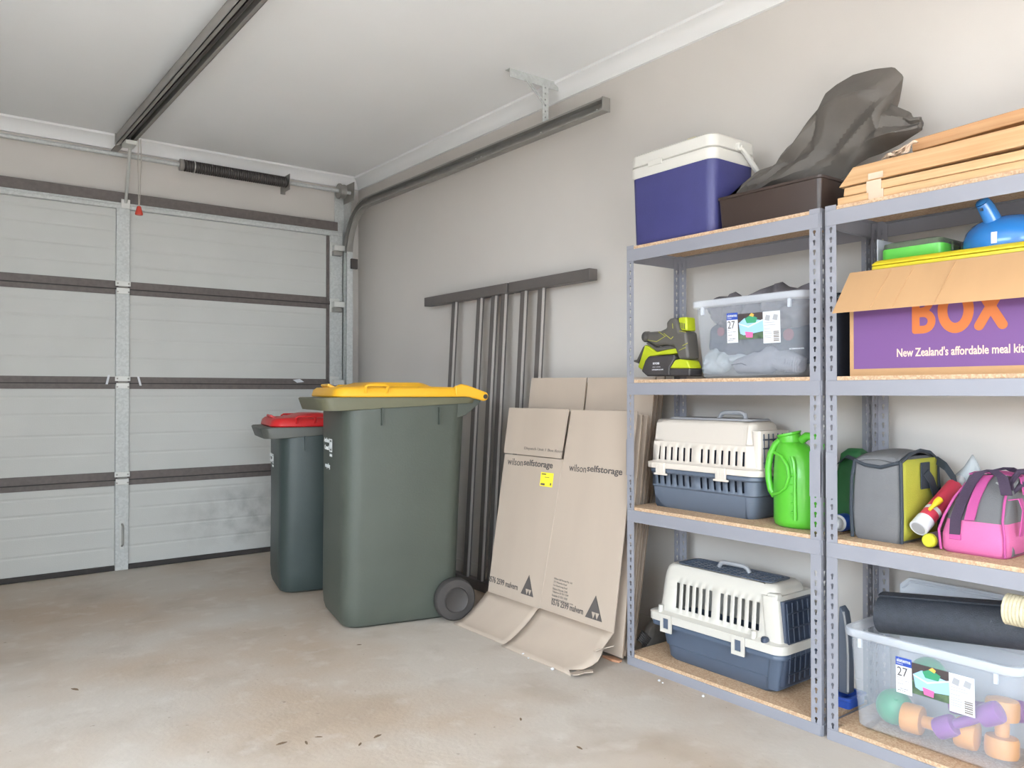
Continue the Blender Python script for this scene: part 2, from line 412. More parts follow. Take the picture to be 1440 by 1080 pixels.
def hinge(x, z):
    hg = obj('hinge', MB().box(-.042, .042, -.006, 0, .006, .036).box(-.036, .036, -.006, 0, -.040, -.004), 'galvb', d, bevel=.002, loc=L3(x, DY-.026, z))
    obj('hinge_pin', MB().tube([(-.026, -.008, 0), (.026, -.008, 0)], .0055), 'track', hg)
    for sx in (-.03, .03):
        for z_ in (.021, -.028):
            obj('bolt', MB().lathe([(.005, 0), (.005, .004)], (sx, -.006, z_), (0, -1, 0), 8), 'track', hg)
for z in (.548, 1.118, 1.684): hinge(1.039, z)
for z in (.548, 1.118, 1.662, 2.055):
    hg = obj('roller_hinge', MB().box(-.04, .03, -.006, 0, -.045, .05).box(-.03, .05, -.05, -.006, -.012, .026), 'galvb', d, bevel=.002, loc=L3(2.40, DY-.026, z))
    obj('roller_carrier', MB().box(-.03, .035, -.045, -.006, -.045, -.013), 'track', hg, bevel=.003)
hd = obj('lift_handle', MB().box(-.014, .014, -.004, 0, -.085, .085), 'galvb', d, bevel=.002, loc=L3(1.039, DY-.026, .21))
obj('grip', MB().tube([(0, -.004, -.065), (0, -.022, -.055), (0, -.022, .055), (0, -.004, .065)], .0065), 'track', hd)
for x, z, sl, w in ((.962, 1.125, .012, .012), (1.135, 1.118, -.014, .012), (2.14, 1.128, -.03, .05)):
    obj('tape_strip', MB().hexa([L3(x-sl/2-w/2, DY-.012, z-.02 if w < .03 else z-.006), L3(x-sl/2+w/2, DY-.012, z-.02 if w < .03 else z), L3(x-sl/2+w/2, DY-.0105, z-.02 if w < .03 else z), L3(x-sl/2-w/2, DY-.0105, z-.02 if w < .03 else z-.006)],
        [L3(x+sl/2-w/2, DY-.012, z+.035 if w < .03 else z+.014), L3(x+sl/2+w/2, DY-.012, z+.035 if w < .03 else z+.02), L3(x+sl/2+w/2, DY-.0105, z+.035 if w < .03 else z+.02), L3(x+sl/2-w/2, DY-.0105, z+.035 if w < .03 else z+.014)]), 'white_l', d)

# door track: C channel swept up, round the bend and along the wall
TX, TZ, TY, RAD = 2.475, 2.338, 5.125, .30
t = thing('door_track', 'curved grey steel door track running beside the long wall', 'track', (TX, TY, 0))
path = [(TY, 0), (TY, .6), (TY, 1.2), (TY, TZ-RAD)]
for k in range(1, 13):
    a = R(90*k/12); path.append((TY-RAD+RAD*math.cos(a), TZ-RAD+RAD*math.sin(a)))
path += [(4.2, TZ), (3.4, TZ), (2.55, TZ)]
cs = [(-.022, -.029), (.022, -.029), (.022, .029), (-.022, .029), (-.022, .020), (-.018, .020), (-.018, .025), (.018, .025), (.018, -.025), (-.018, -.025), (-.018, -.020), (-.022, -.020)]
def sweep(path):
    rings = []
    for i, p in enumerate(path):
        q0 = path[max(i-1, 0)]; q1 = path[min(i+1, len(path)-1)]
        dx, dz = q1[0]-q0[0], q1[1]-q0[1]; l = math.hypot(dx, dz); nx, nz_ = dz/l, -dx/l
        rings.append([(c[0], p[0]+nx*c[1]-TY, p[1]+nz_*c[1]) for c in cs])
    return rings
TR = sweep(path)
obj('vertical_rail', MB().loft(TR[:4]), 'galv', t)
obj('curved_rail', MB().loft(TR[3:16]), 'track', t, smooth=True, ang=30)
hr = obj('horizontal_rail', MB().loft(TR[15:]), 'track', t)
obj('end_plate', MB().box(-.024, .024, 2.544-TY, 2.549-TY, TZ-.031, TZ+.031), 'track', t)
for y in (2.62, 3.02, 3.53, 3.58):
    obj('screw', MB().lathe([(.004, 0), (.004, .004)], (.0175, y-TY, TZ), (-1, 0, 0), 8), 'galvb', hr)
t2 = thing('track_bracket', 'upright galvanised angle holding the door track and torsion drum', 'bracket', (2.505, 5.2, 0))
m = MB().box(-.004, 0, -.06, .055, 0, 2.50).box(-.075, 0, .05, .055, 0, 2.50)
obj('jamb_angle', m, 'galv', t2)
obj('bearing_plate', MB().box(-.008, -.004, -.12, .05, 2.40, 2.53), 'track', t2, bevel=.002)
obj('brace', MB().hexa([(-.004, -.06, 2.20), (0, -.06, 2.20), (0, -.06, 2.23), (-.004, -.06, 2.23)], [(-.004, -.18, 2.255), (0, -.18, 2.255), (0, -.18, 2.285), (-.004, -.18, 2.285)]), 'galv', t2)
obj('clip', MB().box(-.03, .02, -.125, -.108, 1.92, 1.99), 'dark', t2, bevel=.002)
# ceiling hanger of the track
t = thing('track_hanger', 'galvanised T-shaped steel bracket hanging the door track from the ceiling', 'bracket', (2.47, 3.0, HC))
m = MB().box(-.19, .115, -.003, 0, -.042, -.0005).box(-.19, .115, 0, .032, -.0035, -.0005)
obj('ceiling_angle', m, 'galv', t)
def strap(name, x, y, z0, z1, w, par, tilt=0):
    m = MB(); n = 7; hh = .004; zz = [z0]
    for k in range(n):
        c = z0+(z1-z0)*(k+.5)/n; zz += [c-hh, c+hh]
    zz.append(z1); xs = [-w/2, -hh, hh, w/2]
    for j in range(len(zz)-1):
        for i in range(3):
            if i == 1 and j % 2 == 1: continue
            s0 = tilt*(zz[j]-z0); s1 = tilt*(zz[j+1]-z0)
            m.add([(x+xs[i]+s0, y, zz[j]), (x+xs[i+1]+s0, y, zz[j]), (x+xs[i+1]+s1, y, zz[j+1]), (x+xs[i]+s1, y, zz[j+1])], [(0, 1, 2, 3)])
    return obj(name, m, 'galv', par, solid=.003)
strap('drop_strap', .028, -.005, -.236, -.030, .034, t)
obj('drop_flange', MB().box(.045, .048, -.006, .03, -.236, -.03), 'galv', t)
strap('brace', .02, -.010, -.13, -.036, .026, t, -1.15)

# torsion shaft and spring above the door
t = thing('torsion_shaft', 'steel shaft across the wall above the door with a dark coil spring', 'shaft', (1.04, 5.14, 2.463))
def S3(x): return (x-1.04, 0, 0)
obj('shaft_tube', MB().tube([S3(-.6), S3(2.53)], .0135, 12), 'galv', t, smooth=True)
sp = []
for k in range(0, 49*12+1):
    a = 2*PI*k/12; sp.append((1.37-1.04+.66*k/(49*12), .031*math.cos(a), .031*math.sin(a)))
obj('spring', MB().tube(sp, .0064, 5), 'dark', t, smooth=True)
obj('spring_core', MB().tube([S3(1.37), S3(2.03)], .027, 16), 'dark', t, smooth=True)
obj('winding_cone', MB().lathe([(.02, 0), (.036, .004), (.036, .02), (.03, .03), (.02, .05)], (1.345-1.04, 0, 0), (1, 0, 0)), 'track', t, smooth=True)
obj('spring_mark', MB().lathe([(.0385, 0), (.0385, .006)], (1.43-1.04, 0, 0), (1, 0, 0)), 'galvb', t, smooth=True)
obj('centre_bracket', MB().box(2.035-1.04, 2.04-1.04, -.045, .118, -.055, .05).box(2.04-1.04, 2.07-1.04, .113, .118, -.055, .05), 'track', t, bevel=.002)
obj('cable_drum', MB().lathe([(.02, 0), (.052, .002), (.054, .01), (.046, .014), (.046, .03), (.05, .04), (.05, .046), (.02, .05)], (2.405-1.04, 0, 0), (1, 0, 0)), 'track', t, smooth=True)

# opener rail, arm and release cord
t = thing('opener_rail', 'long grey garage door opener rail under the ceiling', 'rail', (.995, 4.96, 2.47))
m = MB().box(-.04, -.037, -5.6, 0, 0, .055).box(.037, .04, -5.6, 0, 0, .055).box(-.04, .04, -5.6, 0, .052, .055).box(-.04, -.022, -5.6, 0, 0, .004).box(.022, .04, -5.6, 0, 0, .004)
obj('channel', m, 'track', t)
obj('chain', MB().box(-.006, .006, -5.6, -.05, .012, .022), 'dark', t)
obj('header_plate', MB().box(-.045, .045, .0, .005, -.004, .064).box(-.02, .02, 0, .30, .025, .03), 'track', t, bevel=.002)
obj('pulley', MB().lathe([(.022, 0), (.022, .012)], (0, -.05, .004), (0, 0, 1), 16), 'dark', t)
for sx in (-.05, .04):
    obj('ceiling_strap', MB().box(sx, sx+.01, -3.615, -3.585, .0, .13), 'galv', t)
cr = obj('carriage', MB().box(-.02, .04, -.15, -.05, -.027, -.003), 'galvb', t, bevel=.004)
obj('arm_bar', MB().tube([(.02, -.07, -.027), (.055, .205, -.28)], .009, 8), 'galvb', cr, smooth=True)
obj('door_clevis', MB().box(.03, .08, .205, .2135, -.315, -.26), 'galvb', cr, bevel=.003)
t3 = thing('release_cord', 'thin pull cord with a red toggle hanging from the opener rail', 'cord', (1.035, 4.76, 2.46))
obj('cord', MB().tube([(-.004, 0, .004), (-.006, 0, -.12), (-.002, 0, -.37)], .0025, 6), 'cord', t3)
obj('cord', MB().tube([(.008, 0, .004), (.012, 0, -.14), (.002, 0, -.37)], .0025, 6), 'cord', t3)
obj('toggle', MB().lathe([(.009, 0), (.011, -.004), (.021, -.042), (.019, -.048)], (0, 0, -.37), (0, 0, 1), 16), 'orange_red', t3, smooth=True)

# ------------------------------------------------------------------ wheelie bins
def wheelie(name, label, loc, a, Lb, Wb, zt, body, lid, wr, logo2, fl=.0):
    t = thing(name, label, 'bin', loc, R(a))
    k = zt/1.04
    rg = lambda e, z, ex0=0, ex1=0, ey=0, r=.07, zf=None: rr(-e-ex0, Lb+e+ex1, -e-ey, Wb+e+ey, r, zf or z, 6)
    m = MB().loft([rg(-.03, .0, r=.06), rg(-.008, .012, r=.07), rg(0, .04, r=.075), rg(.004, .10, r=.075), rg(.012, .55*zt, ex0=-.012, ex1=.01, r=.08), rg(.022, zt-.065, ex0=-.02, ex1=.02, r=.085), rg(.022, zt-.022, ex0=-.02, ex1=.02, r=.085)])
    obj('body', m, body, t, smooth=True, ang=35)
    zf = lambda x, y: zt-.058+.03*max(0, min(1, (x-.05)/(Lb*.6)))
    o = .085*k
    m = MB().loft([rg(.02, 0, ex0=-.02, ex1=.02, r=.085, zf=zf), rg(.032, 0, ex0=o-.02, ex1=.05, r=.06, zf=zf), rg(.036, zt-.006, ex0=o-.005, ex1=.055, r=.06), rg(.034, zt, ex0=o-.01, ex1=.055, r=.06), rg(.0, zt, ex0=.0, ex1=.02, r=.06)], c0=False, c1=True)
    obj('rim', m, 'bin_rim' if body == 'bin' else 'bin_rim2', t, smooth=True, ang=35)
    for s in (.30, .80):
        obj('gusset', MB().box(Lb*s-.002, Lb*s+.002, -.042, -.012, zt-.125, zt-.045), body, t)
    m = MB().loft([rg(.030, zt+.002, ex0=.018, ex1=.03, r=.06), rg(.034, zt+.008, ex0=.018, ex1=.03, r=.06), rg(.030, zt+.034, ex0=.014, ex1=.03, r=.06), rg(.018, zt+.046, ex0=.012, ex1=.02, r=.06),
                   rg(-.06, zt+.050, ex1=-.04, r=.05), rg(-.07, zt+.066, ex0=-.05, ex1=-.07, r=.05), rg(-.085, zt+.070, ex0=-.05, ex1=-.07, r=.05)])
    ld = obj('lid', m, lid, t, smooth=True, ang=40)
    for yy in (-.03, Wb+.03):
        s = -1 if yy < 0 else 1
        x0 = .09*k; y0 = yy+s*.003
        pts = [(x0, y0, zt+.022), (x0-.004, y0+s*.012, zt+.05), (x0+.008, y0+s*.012, zt+.056), (x0+.085, y0+s*.012, zt+.056), (x0+.098, y0+s*.012, zt+.05), (x0+.094, y0, zt+.022)]
        obj('lid_handle', MB().tube(pts, .006, 8), lid, ld, smooth=True)
        a0, a1 = Lb+.0, Lb+.125
        out = [(a0-.03, zt+.004), (a0+.03, zt+.002), (a1-.012, zt-.018), (a1+.006, zt-.012), (a1+.012, zt+.008), (a1+.004, zt+.022), (a0+.03, zt+.056), (a0+.0, zt+.062), (a0-.035, zt+.05)]
        y_a, y_b = yy-.012, yy+.012
        hl = obj('hinge_lobe', MB().prism(out, lambda p, e: (p[0], (y_a, y_b)[e], p[1])), lid, ld, bevel=.006)
        obj('hinge_pin', MB().lathe([(.011, 0), (.011, .028), (.006, .028)], (a1-.006, yy-.014, zt+.003), (0, 1, 0), 14), 'rubber', hl)
    obj('lid_grip', MB().tube([(.0, Wb*.35, zt+.04), (-.03, Wb*.35, zt+.056), (-.03, Wb*.65, zt+.056), (.0, Wb*.65, zt+.04)], .007, 8), lid, ld, smooth=True)
    ear = [(Lb-.02, zt-.10), (Lb+.03, zt-.085), (Lb+.10, zt-.03), (Lb+.12, zt+.0), (Lb-.02, zt-.0)]
    for yy in (-.015, Wb-.008):
        obj('handle_bracket', MB().prism(ear, lambda p, e: (p[0], yy+.022*e, p[1])), body, t, bevel=.004)
    obj('handle_bar', MB().tube([(Lb+.115, -.01, zt+.003), (Lb+.115, Wb+.01, zt+.003)], .013, 10), body, t, smooth=True)
    for yy in (-.062, Wb+.012):
        w = obj('wheel', MB().lathe([(wr*.5, 0), (wr*.93, .002), (wr, .012), (wr, .038), (wr*.93, .050), (wr*.5, .050)], (0, 0, 0), (0, 1, 0), 36), 'wheel', t, smooth=True, loc=(Lb-.035, yy, wr))
        obj('hub', MB().lathe([(.0, -.004), (wr*.50, -.004), (wr*.56, -.008), (wr*.60, .0), (wr*.6, .054), (0, .054)], (0, 0, 0), (0, 1, 0), 30), 'wheel', w, smooth=True)
    obj('axle', MB().tube([(Lb-.035, -.06, wr), (Lb-.035, Wb+.06, wr)], .011, 8), 'dark', t)
    # council print on the front
    s = k; fx = -.0145
    F = (PI/2, 0, -PI/2)
    def put(tx, yy, z, w, h, b=0): text(tx, t, 'white', (fx, yy, z), F, w, h, bold=b, depth=.001)
    yc = Wb*.50
    zt += .085
    put('Auckland', yc+.10*s, zt-.30*s, .105*s, .022*s, .004); put('Council', yc+.09*s, zt-.335*s, .09*s, .022*s, .004)
    m = MB()
    for a_, b_, c_, d_ in ((0, .055, 0, .006), (0, .055, .054, .06), (0, .006, 0, .06), (.049, .055, 0, .06)):
        m.box(fx-.001, fx, yc-.015*s-b_*s, yc-.015*s-a_*s, zt-.34*s+c_*s, zt-.34*s+d_*s)
    obj('emblem', m, 'white', t)
    m = MB().lathe([(.018*s, 0), (.018*s, .001), (.012*s, .001), (.012*s, 0)], (fx, yc-.042*s, zt-.31*s), (-1, 0, 0), 16)
    obj('emblem', m, 'white', t)
    put('Auckland', yc-.018*s, zt-.362*s, .05*s, .014*s, .004)
    if logo2: put('recycling', yc+.075*s, zt-.425*s, .10*s, .028*s, .004)
    return t
wheelie('wheelie_bin', 'large green wheelie bin with a yellow lid beside the flattened cartons', (1.552, 3.252, 0), -12, .545, .475, 1.035, 'bin', 'yellow', .098, True)
wheelie('wheelie_bin', 'smaller dark green wheelie bin with a red lid against the garage door', (1.565, 4.03, 0), -13, .40, .42, .875, 'bin2', 'red', .085, False)

# ------------------------------------------------------------------ black steel frames leaning on the wall
def frame(label, y0, y1, legs, yb):
    t = thing('steel_frame', label, 'frame', (2.50, (y0+y1)/2, 0), RZ)
    oy_ = (y0+y1)/2
    top = (.058, 1.60); bot = (-.035, .03)
    obj('top_bar', MB().box(oy_-y0, oy_-y1, .03, .082, 1.582, 1.636), 'frame', t, bevel=.002)
    for yl in legs:
        x = oy_-yl; w = .019
        lg = obj('leg', MB().hexa([(x-w, bot[0]-.012, .05), (x+w, bot[0]-.012, .05), (x+w, bot[0]+.012, .05), (x-w, bot[0]+.012, .05)], [(x-w, top[0]-.012, 1.583), (x+w, top[0]-.012, 1.583), (x+w, top[0]+.012, 1.583), (x-w, top[0]+.012, 1.583)]), 'frame', t)
        w0, w1 = w, w+.009
        obj('pale_strip', MB().hexa([(x+w0, bot[0]-.014, .05), (x+w1, bot[0]-.014, .05), (x+w1, bot[0]-.004, .05), (x+w0, bot[0]-.004, .05)], [(x+w0, top[0]-.014, 1.583), (x+w1, top[0]-.014, 1.583), (x+w1, top[0]-.004, 1.583), (x+w0, top[0]-.004, 1.583)]), 'edge', lg)
    obj('bottom_bar', MB().box(oy_-yb[0], oy_-yb[1], -.06, -.01, 0, .052), 'frame', t, bevel=.002)
frame('black steel frame with four long legs leaning on the wall behind the yellow-lidded bin', 4.19, 3.352, (3.885, 3.63, 3.495, 3.405), (4.15, 3.40))
frame('shorter black steel frame with two legs leaning on the wall behind the cartons', 3.335, 2.715, (3.235, 3.092), (3.32, 2.80))

# ------------------------------------------------------------------ flattened cartons
def sheet(m, P, th):                        # P: 4 corners (world), extruded towards +x
    m.hexa(P, [(p[0]+th, p[1], p[2]) for p in P]); return m
CG = 'flattened cartons stacked against the wall'
def carton(label, xb, xt, zt, ys, zb=.02, th=.006, gap=0, mt='card'):
    t = thing('flattened_carton', label, 'carton', (xb, ys[0], 0), 0)
    for i in range(len(ys)-1):
        a, b = ys[i]-gap*(i > 0), ys[i+1]
        P = [(0, a-ys[0], zb), (0, b-ys[0], zb), (xt[i+1]-xb, b-ys[0], zt[i+1]), (xt[i]-xb, a-ys[0], zt[i])]
        obj('panel', sheet(MB(), P, th), mt, t, bevel=.0015)
        obj('fluted_edge', sheet(MB(), [(0.0005, b-.0015-ys[0], zb), (0.0005, b-.003-ys[0], zb), (xt[i+1]-xb+.0005, b-.003-ys[0], zt[i+1]), (xt[i+1]-xb+.0005, b-.0015-ys[0], zt[i+1])], th-.001), 'card_d', t)
    return t
# front carton: two printed panels with their bottom flaps spread on the floor
XB, ZB, XT, ZT = 2.19, .118, 2.325, .982
Ys = (3.05, 2.668, 2.218)
fc = thing('flattened_carton', 'printed flattened carton in front of the stack with bottom flaps on the floor', 'carton', (XB, Ys[0], 0), RZ)
tilt = math.atan2(XT-XB, ZT-ZB); cN = Vector((-math.cos(tilt), 0, math.sin(tilt)))
def cl(p): return (Ys[0]-p[1], p[0]-XB, p[2])
def lean(z): return XB+(XT-XB)*(z-ZB)/(ZT-ZB)
def ym(y, z): return y-.055*max(0, (z-ZB)/(ZT-ZB)) if 2.6 < y < 2.7 else y
def cpanel(name, y0, y1, z0, z1, off=0, mt='card', j=0):
    P = [cl((lean(z0)+off, ym(y0, z0), z0)), cl((lean(z0)+off, ym(y1, z0), z0)), cl((lean(z1)+off, ym(y1, z1), z1+j)), cl((lean(z1)+off, ym(y0, z1), z1))]
    Q = [(p[0], p[1]+.006, p[2]) for p in P]
    return obj(name, MB().hexa(P, Q), mt, fc, bevel=.0012)
p1 = cpanel('panel', 3.05, 2.670, ZB, .764); p2 = cpanel('panel', 2.666, 2.218, ZB+.004, ZT)
cpanel('top_flap', 3.056, 2.680, .768, ZT+.002, -.004)
obj('crease', MB().tube([cl((lean(ZB)+.001, 2.668, ZB)), cl((lean(.752)+.001, ym(2.668, .752), .752))], .003, 6), 'card', p2)
def flap(y0, y1, xe, z0, tear=None):
    """flap from the crease to the floor with a slight belly"""
    n = 8; mm = MB(); top = []; bl = []
    def fn(u, v):
        y = y0+(y1-y0)*v; x = XB+(xe-XB)*u; z = (ZB+z0)*(1-u)**1.5+.004
        if tear:
            y = y0+(y1-y0+tear(u))*v
        return cl((x, y, z))
    mm.grid(fn, n, 10)
    return obj('bottom_flap', mm, 'card', fc, smooth=True, ang=180, solid=.005)
flap(3.055, 2.678, 2.005, 0)
flap(2.668, 2.218, 1.985, .004, tear=lambda u: (.05*math.sin(u*9)*u+.012*math.sin(u*31)) if u > .25 else .0)
pts = [(0, 0), (.03, -.01), (.05, .01), (.045, .04), (.07, .07), (.03, .10), (.01, .06), (-.01, .05)]
obj('torn_corner', MB().prism(pts, lambda p, e: cl((1.985+p[1]*.9, 2.235-p[0]*.8, .006+.004*e+.12*max(0, p[0])))), 'card', fc)
obj('torn_corner', MB().prism(pts, lambda p, e: cl((2.10+p[1]*.9, 2.228-p[0]*.6, .07+.004*e+.25*p[0])), ), 'card', fc)
def ctext(s, px0, py0, px1, hpx, mt='ink', b=0, e=.0006):
    q = atp(px0, py0, (XB-e, 0, ZB), cN); q2 = atp(px1, py0, (XB-e, 0, ZB), cN)
    w = abs(q2.y-q.y); h = hpx/FPX*(q-CAM).dot(FW)
    return text(s, fc, mt, cl(q), (PI/2-tilt, 0, 0), w, h, bold=b, depth=.001)
ctext('wilson', 713.5, 653, 735, 9.5); ctext('selfstorage', 736, 656.8, 777, 11.5, 'ink', .0015)
ctext('wilson', 800, 662, 824, 10); ctext('selfstorage', 825, 665.5, 875, 12, 'ink', .0015)
ctext('0576 2599 malvern', 686.5, 817, 729, 8, 'ink', .0012)
ctext('0576 2599 malvern', 775, 850, 821, 8.5, 'ink', .0012)
ctext('Dispatch Unit 1 Box Room', 737, 633, 793, 5, 'ink_l', 0, .0055)
for i, s in enumerate(('Wilson Self Storage Pty  Ltd', '271 Waverley Road', 'Cnr Dandenong Road', 'Malvern Victoria 3144', 'Telephone 03 9571 2599', 'Facsimile 03 9571 1920', 'www.wilsonselfstorage.com')):
    ctext(s, 779-.6*i, 815+4.6*i, 779-.6*i+(26, 19, 20, 21, 23, 22, 31)[i], 3.2, 'ink_l')
for ax_, ay_, bw, bh in ((741, 837, 18, 28), (834.5, 871, 22, 33)):
    q = cl(atp(ax_, ay_, (XB-.0008, 0, ZB), cN)); k = (atp(ax_, ay_, (XB, 0, ZB), cN)-CAM).dot(FW)/FPX
    w, h = bw*k/.64, bh*k
    def tri(pts): return MB().prism(pts, lambda p, e: (q[0]+p[0], q[1]+p[1]*math.sin(tilt)-.001*e, q[2]+p[1]*math.cos(tilt)))
    lg = obj('logo_triangle', tri([(-w/2, 0), (w/2, 0), (0, h)]), 'ink', fc)
    q = (q[0], q[1]-.0012, q[2])
    hh = h*.30
    for c in (-.02, .20):
        obj('logo_notch', tri([(w*(c-.11), hh), (w*(c+.0), hh*.12), (w*(c+.11), hh)]), 'card', lg)
q = cl(atp(759, 683, (XB-.0008, 0, ZB), cN))
def lab(x0, x1, z0, z1, e): return MB().prism([(x0, z0), (x1, z0), (x1, z1), (x0, z1)], lambda p, k: (q[0]+p[0], q[1]+p[1]*math.sin(tilt)-e-.0008*k, q[2]+p[1]*math.cos(tilt)))
yl = obj('yellow_label', lab(0, .086, 0, .062, 0), 'ylabel', fc)
obj('label_print', lab(.006, .034, .005, .013, .001).add(*(lambda a: (a.v, a.f))(lab(.006, .036, .052, .056, .001))).add(*(lambda a: (a.v, a.f))(lab(.070, .078, .008, .018, .001))).add(*(lambda a: (a.v, a.f))(lab(.030, .060, .040, .042, .001))), 'ink', yl)
# the stack behind
back = [('plain flattened carton directly behind the printed one', 2.235, (2.352, 2.355, 2.350), (.97, .972, .968), (3.0, 2.62, 2.215)),
        ('flattened carton with worn edges in the middle of the leaning stack', 2.262, (2.392, 2.396, 2.390), (.96, .955, .965), (2.96, 2.60, 2.222)),
        ('tall flattened carton with a slit top standing proud of the printed one', 2.300, (2.455, 2.46, 2.455), (1.128, 1.125, 1.12), (3.05, 2.66, 2.24)),
        ('tall flattened carton behind the one with the slit top', 2.330, (2.50, 2.505, 2.50), (1.10, 1.105, 1.10), (3.0, 2.62, 2.26)),
        ('rearmost flattened carton leaning right against the wall', 2.375, (2.56, 2.565, 2.565), (1.06, 1.07, 1.14), (2.95, 2.60, 2.285))]
for lb, xb, xt, zt, ys in back: carton(lb, xb, xt, zt, ys, gap=.012)
tag(obj('cardboard_scrap', MB().prism([(-.05, -.02), (.01, -.03), (.05, -.01), (.04, .02), (-.02, .03)], lambda p, e: (2.20+p[1], 2.175-p[0]*.9+.035, .001+.012*e))
    if False else MB().prism([(-.05, -.02), (.01, -.03), (.04, -.01), (.035, .02), (-.02, .03)], lambda p, e: (2.235+p[1]*.6, 2.262-p[0], .001+.008*e)), 'terra'), 'small brown cardboard scrap on the floor by the shelf foot', 'scrap')
t = thing('black_bag', 'crumpled black bag on the floor between the cartons and the shelving', 'bag', (2.50, 2.262, 0))
m = MB(); rings = []
for j in range(9):
    v = j/8; rg_ = []
    for i in range(20):
        a = 2*PI*i/20; s = (1-.75*v**3)*(1+.10*nz(math.cos(a), math.sin(a), v, 2.2))
        rg_.append((.10*s*math.cos(a), .036*s*math.sin(a), .125*v+.01*nz(math.cos(a), v, math.sin(a), 4)*(v > 0)))
    rings.append(rg_)
obj('bag_body', m.loft(rings), 'tarp', t, smooth=True, ang=180)
sp = [(-.095-.02*math.cos(2*PI*k/10), -.01+.015*math.sin(2*PI*k/10)-.001*k*.5+.02, .03+.0008*k+.018*math.sin(2*PI*k/10+1)) for k in range(60)]
obj('coiled_cord', MB().tube(sp, .003, 5), 'dark', t, smooth=True)

# ------------------------------------------------------------------ shelving
SX0, SX1, SZ = 2.25, 2.56, 1.63
LEV = (.046, .614, 1.107, 1.626)
PW = .036
def post_mesh():
    """L-shaped upright, corner at the origin, flanges along +x and +y, keyhole slots punched through"""
    m = MB(); n = 54; ph = SZ/n
    key = []
    cz, r0, sw, sl = .004, .0052, .0026, -.0085
    for k in range(0, 9):
        a = R(-58+ (296)*k/8); key.append((r0*math.cos(a), cz+r0*math.sin(a)))
    key = [(sw, sl)]+[(sw, cz-r0*.86)]+key[:]+[(-sw, cz-r0*.86), (-sw, sl)]
    for ax in (0, 1):
        for t_ in range(n):
            zc = (t_+.5)*ph; x0, x1, z0, z1 = 0, PW, t_*ph, (t_+1)*ph; xc = PW*.52
            if t_ % 18 in (0, 17):
                Q = [(x0, z0), (x1, z0), (x1, z1), (x0, z1)]
                m.add([(p[0], 0, p[1]) if ax == 0 else (0, p[0], p[1]) for p in Q], [(0, 1, 2, 3)]); continue
            H = [(xc+p[0], zc+p[1]) for p in key]; k = len(H)
            O = []
            for hx, hz in H:
                dx, dz = hx-xc, hz-(zc+.001)
                s = min((x1-xc)/dx if dx > 1e-9 else 1e9, (x0-xc)/dx if dx < -1e-9 else 1e9, (z1-zc-.001)/dz if dz > 1e-9 else 1e9, (z0-zc-.001)/dz if dz < -1e-9 else 1e9)
                O.append((xc+dx*s, zc+.001+dz*s))
            V = H+O; F = []
            cor = [(x0, z0), (x1, z0), (x1, z1), (x0, z1)]
            for i in range(k):
                j = (i+1) % k; ed = [i, k+i]
                a, b = O[i], O[j]
                onx = lambda p: abs(p[0]-x0) < 1e-7 or abs(p[0]-x1) < 1e-7
                if onx(a) != onx(b):
                    c = (a[0], b[1]) if onx(a) else (b[0], a[1])
                    V.append(c); ed.append(len(V)-1)
                ed += [k+j, j]; F.append(tuple(ed))
            m.add([(p[0], 0, p[1]) if ax == 0 else (0, p[0], p[1]) for p in V], F)
    return m
def shelving(name, label, y1, y0):          # y1 = far end, y0 = near end
    Lx = y1-y0; D = SX1-SX0
    t = thing(name, label, 'shelving', (SX0, y1, 0), RZ)
    first = None
    for (x, y, a) in ((0, 0, 0), (Lx, 0, 90), (Lx, D, 180), (0, D, 270)):
        if first is None:
            o = first = obj('post', post_mesh(), 'shelf', t, solid=.0016, loc=(x, y, 0), rot=(0, 0, R(a)))
        else:
            o = first.copy(); COL.objects.link(o); o.parent = t; o.location = (x, y, 0); o.rotation_euler = (0, 0, R(a))
        s = obj('splice_plate', MB().box(-.0022, PW+.001, -.0022, -.0002, .735, .875).box(-.0022, -.0002, -.0022, PW+.001, .735, .875), 'shelf', o)
    for z in LEV:
        zb = z-.012; hb = .046; lo = max(0, zb-hb); e = .0025
        obj('front_beam', MB().box(e, Lx-e, -.003, -.0005, lo, zb).box(PW, Lx-PW, -.0005, .022, zb-.0025, zb), 'shelf', t, bevel=.001)
        obj('rear_beam', MB().box(e, Lx-e, D+.0005, D+.003, lo, zb).box(PW, Lx-PW, D-.022, D+.0005, zb-.0025, zb), 'shelf', t, bevel=.001)
        for x in (0, Lx):
            s = -1 if x == 0 else 1
            obj('side_beam', MB().box(min(x+s*.0005, x+s*.003), max(x+s*.0005, x+s*.003), e, D-e, lo, zb).box(min(x, x-s*.022), max(x, x-s*.022), PW, D-PW, zb-.0025, zb), 'shelf', t, bevel=.001)
        obj('shelf_board', MB().box(PW+.001, Lx-PW-.001, .001, D-.001, zb, z).box(.003, PW+.001, PW+.001, D-PW-.001, zb, z).box(Lx-PW-.001, Lx-.003, PW+.001, D-PW-.001, zb, z), 'chip', t)
    return t
B1 = (2.200, 1.373); B2 = (1.355, .528)
shelving('shelving_unit', 'grey boltless steel shelving bay holding the cooler and both pet carriers', *B1)
shelving('shelving_unit', 'grey boltless steel shelving bay holding the timber and the purple carton', *B2)
Z4, Z3, Z2, Z1 = LEV

def shelf_thing(name, label, cat, x, y, z, rz=0, group=None): return thing(name, label, cat, (x, y, z), RZ+R(rz), group)

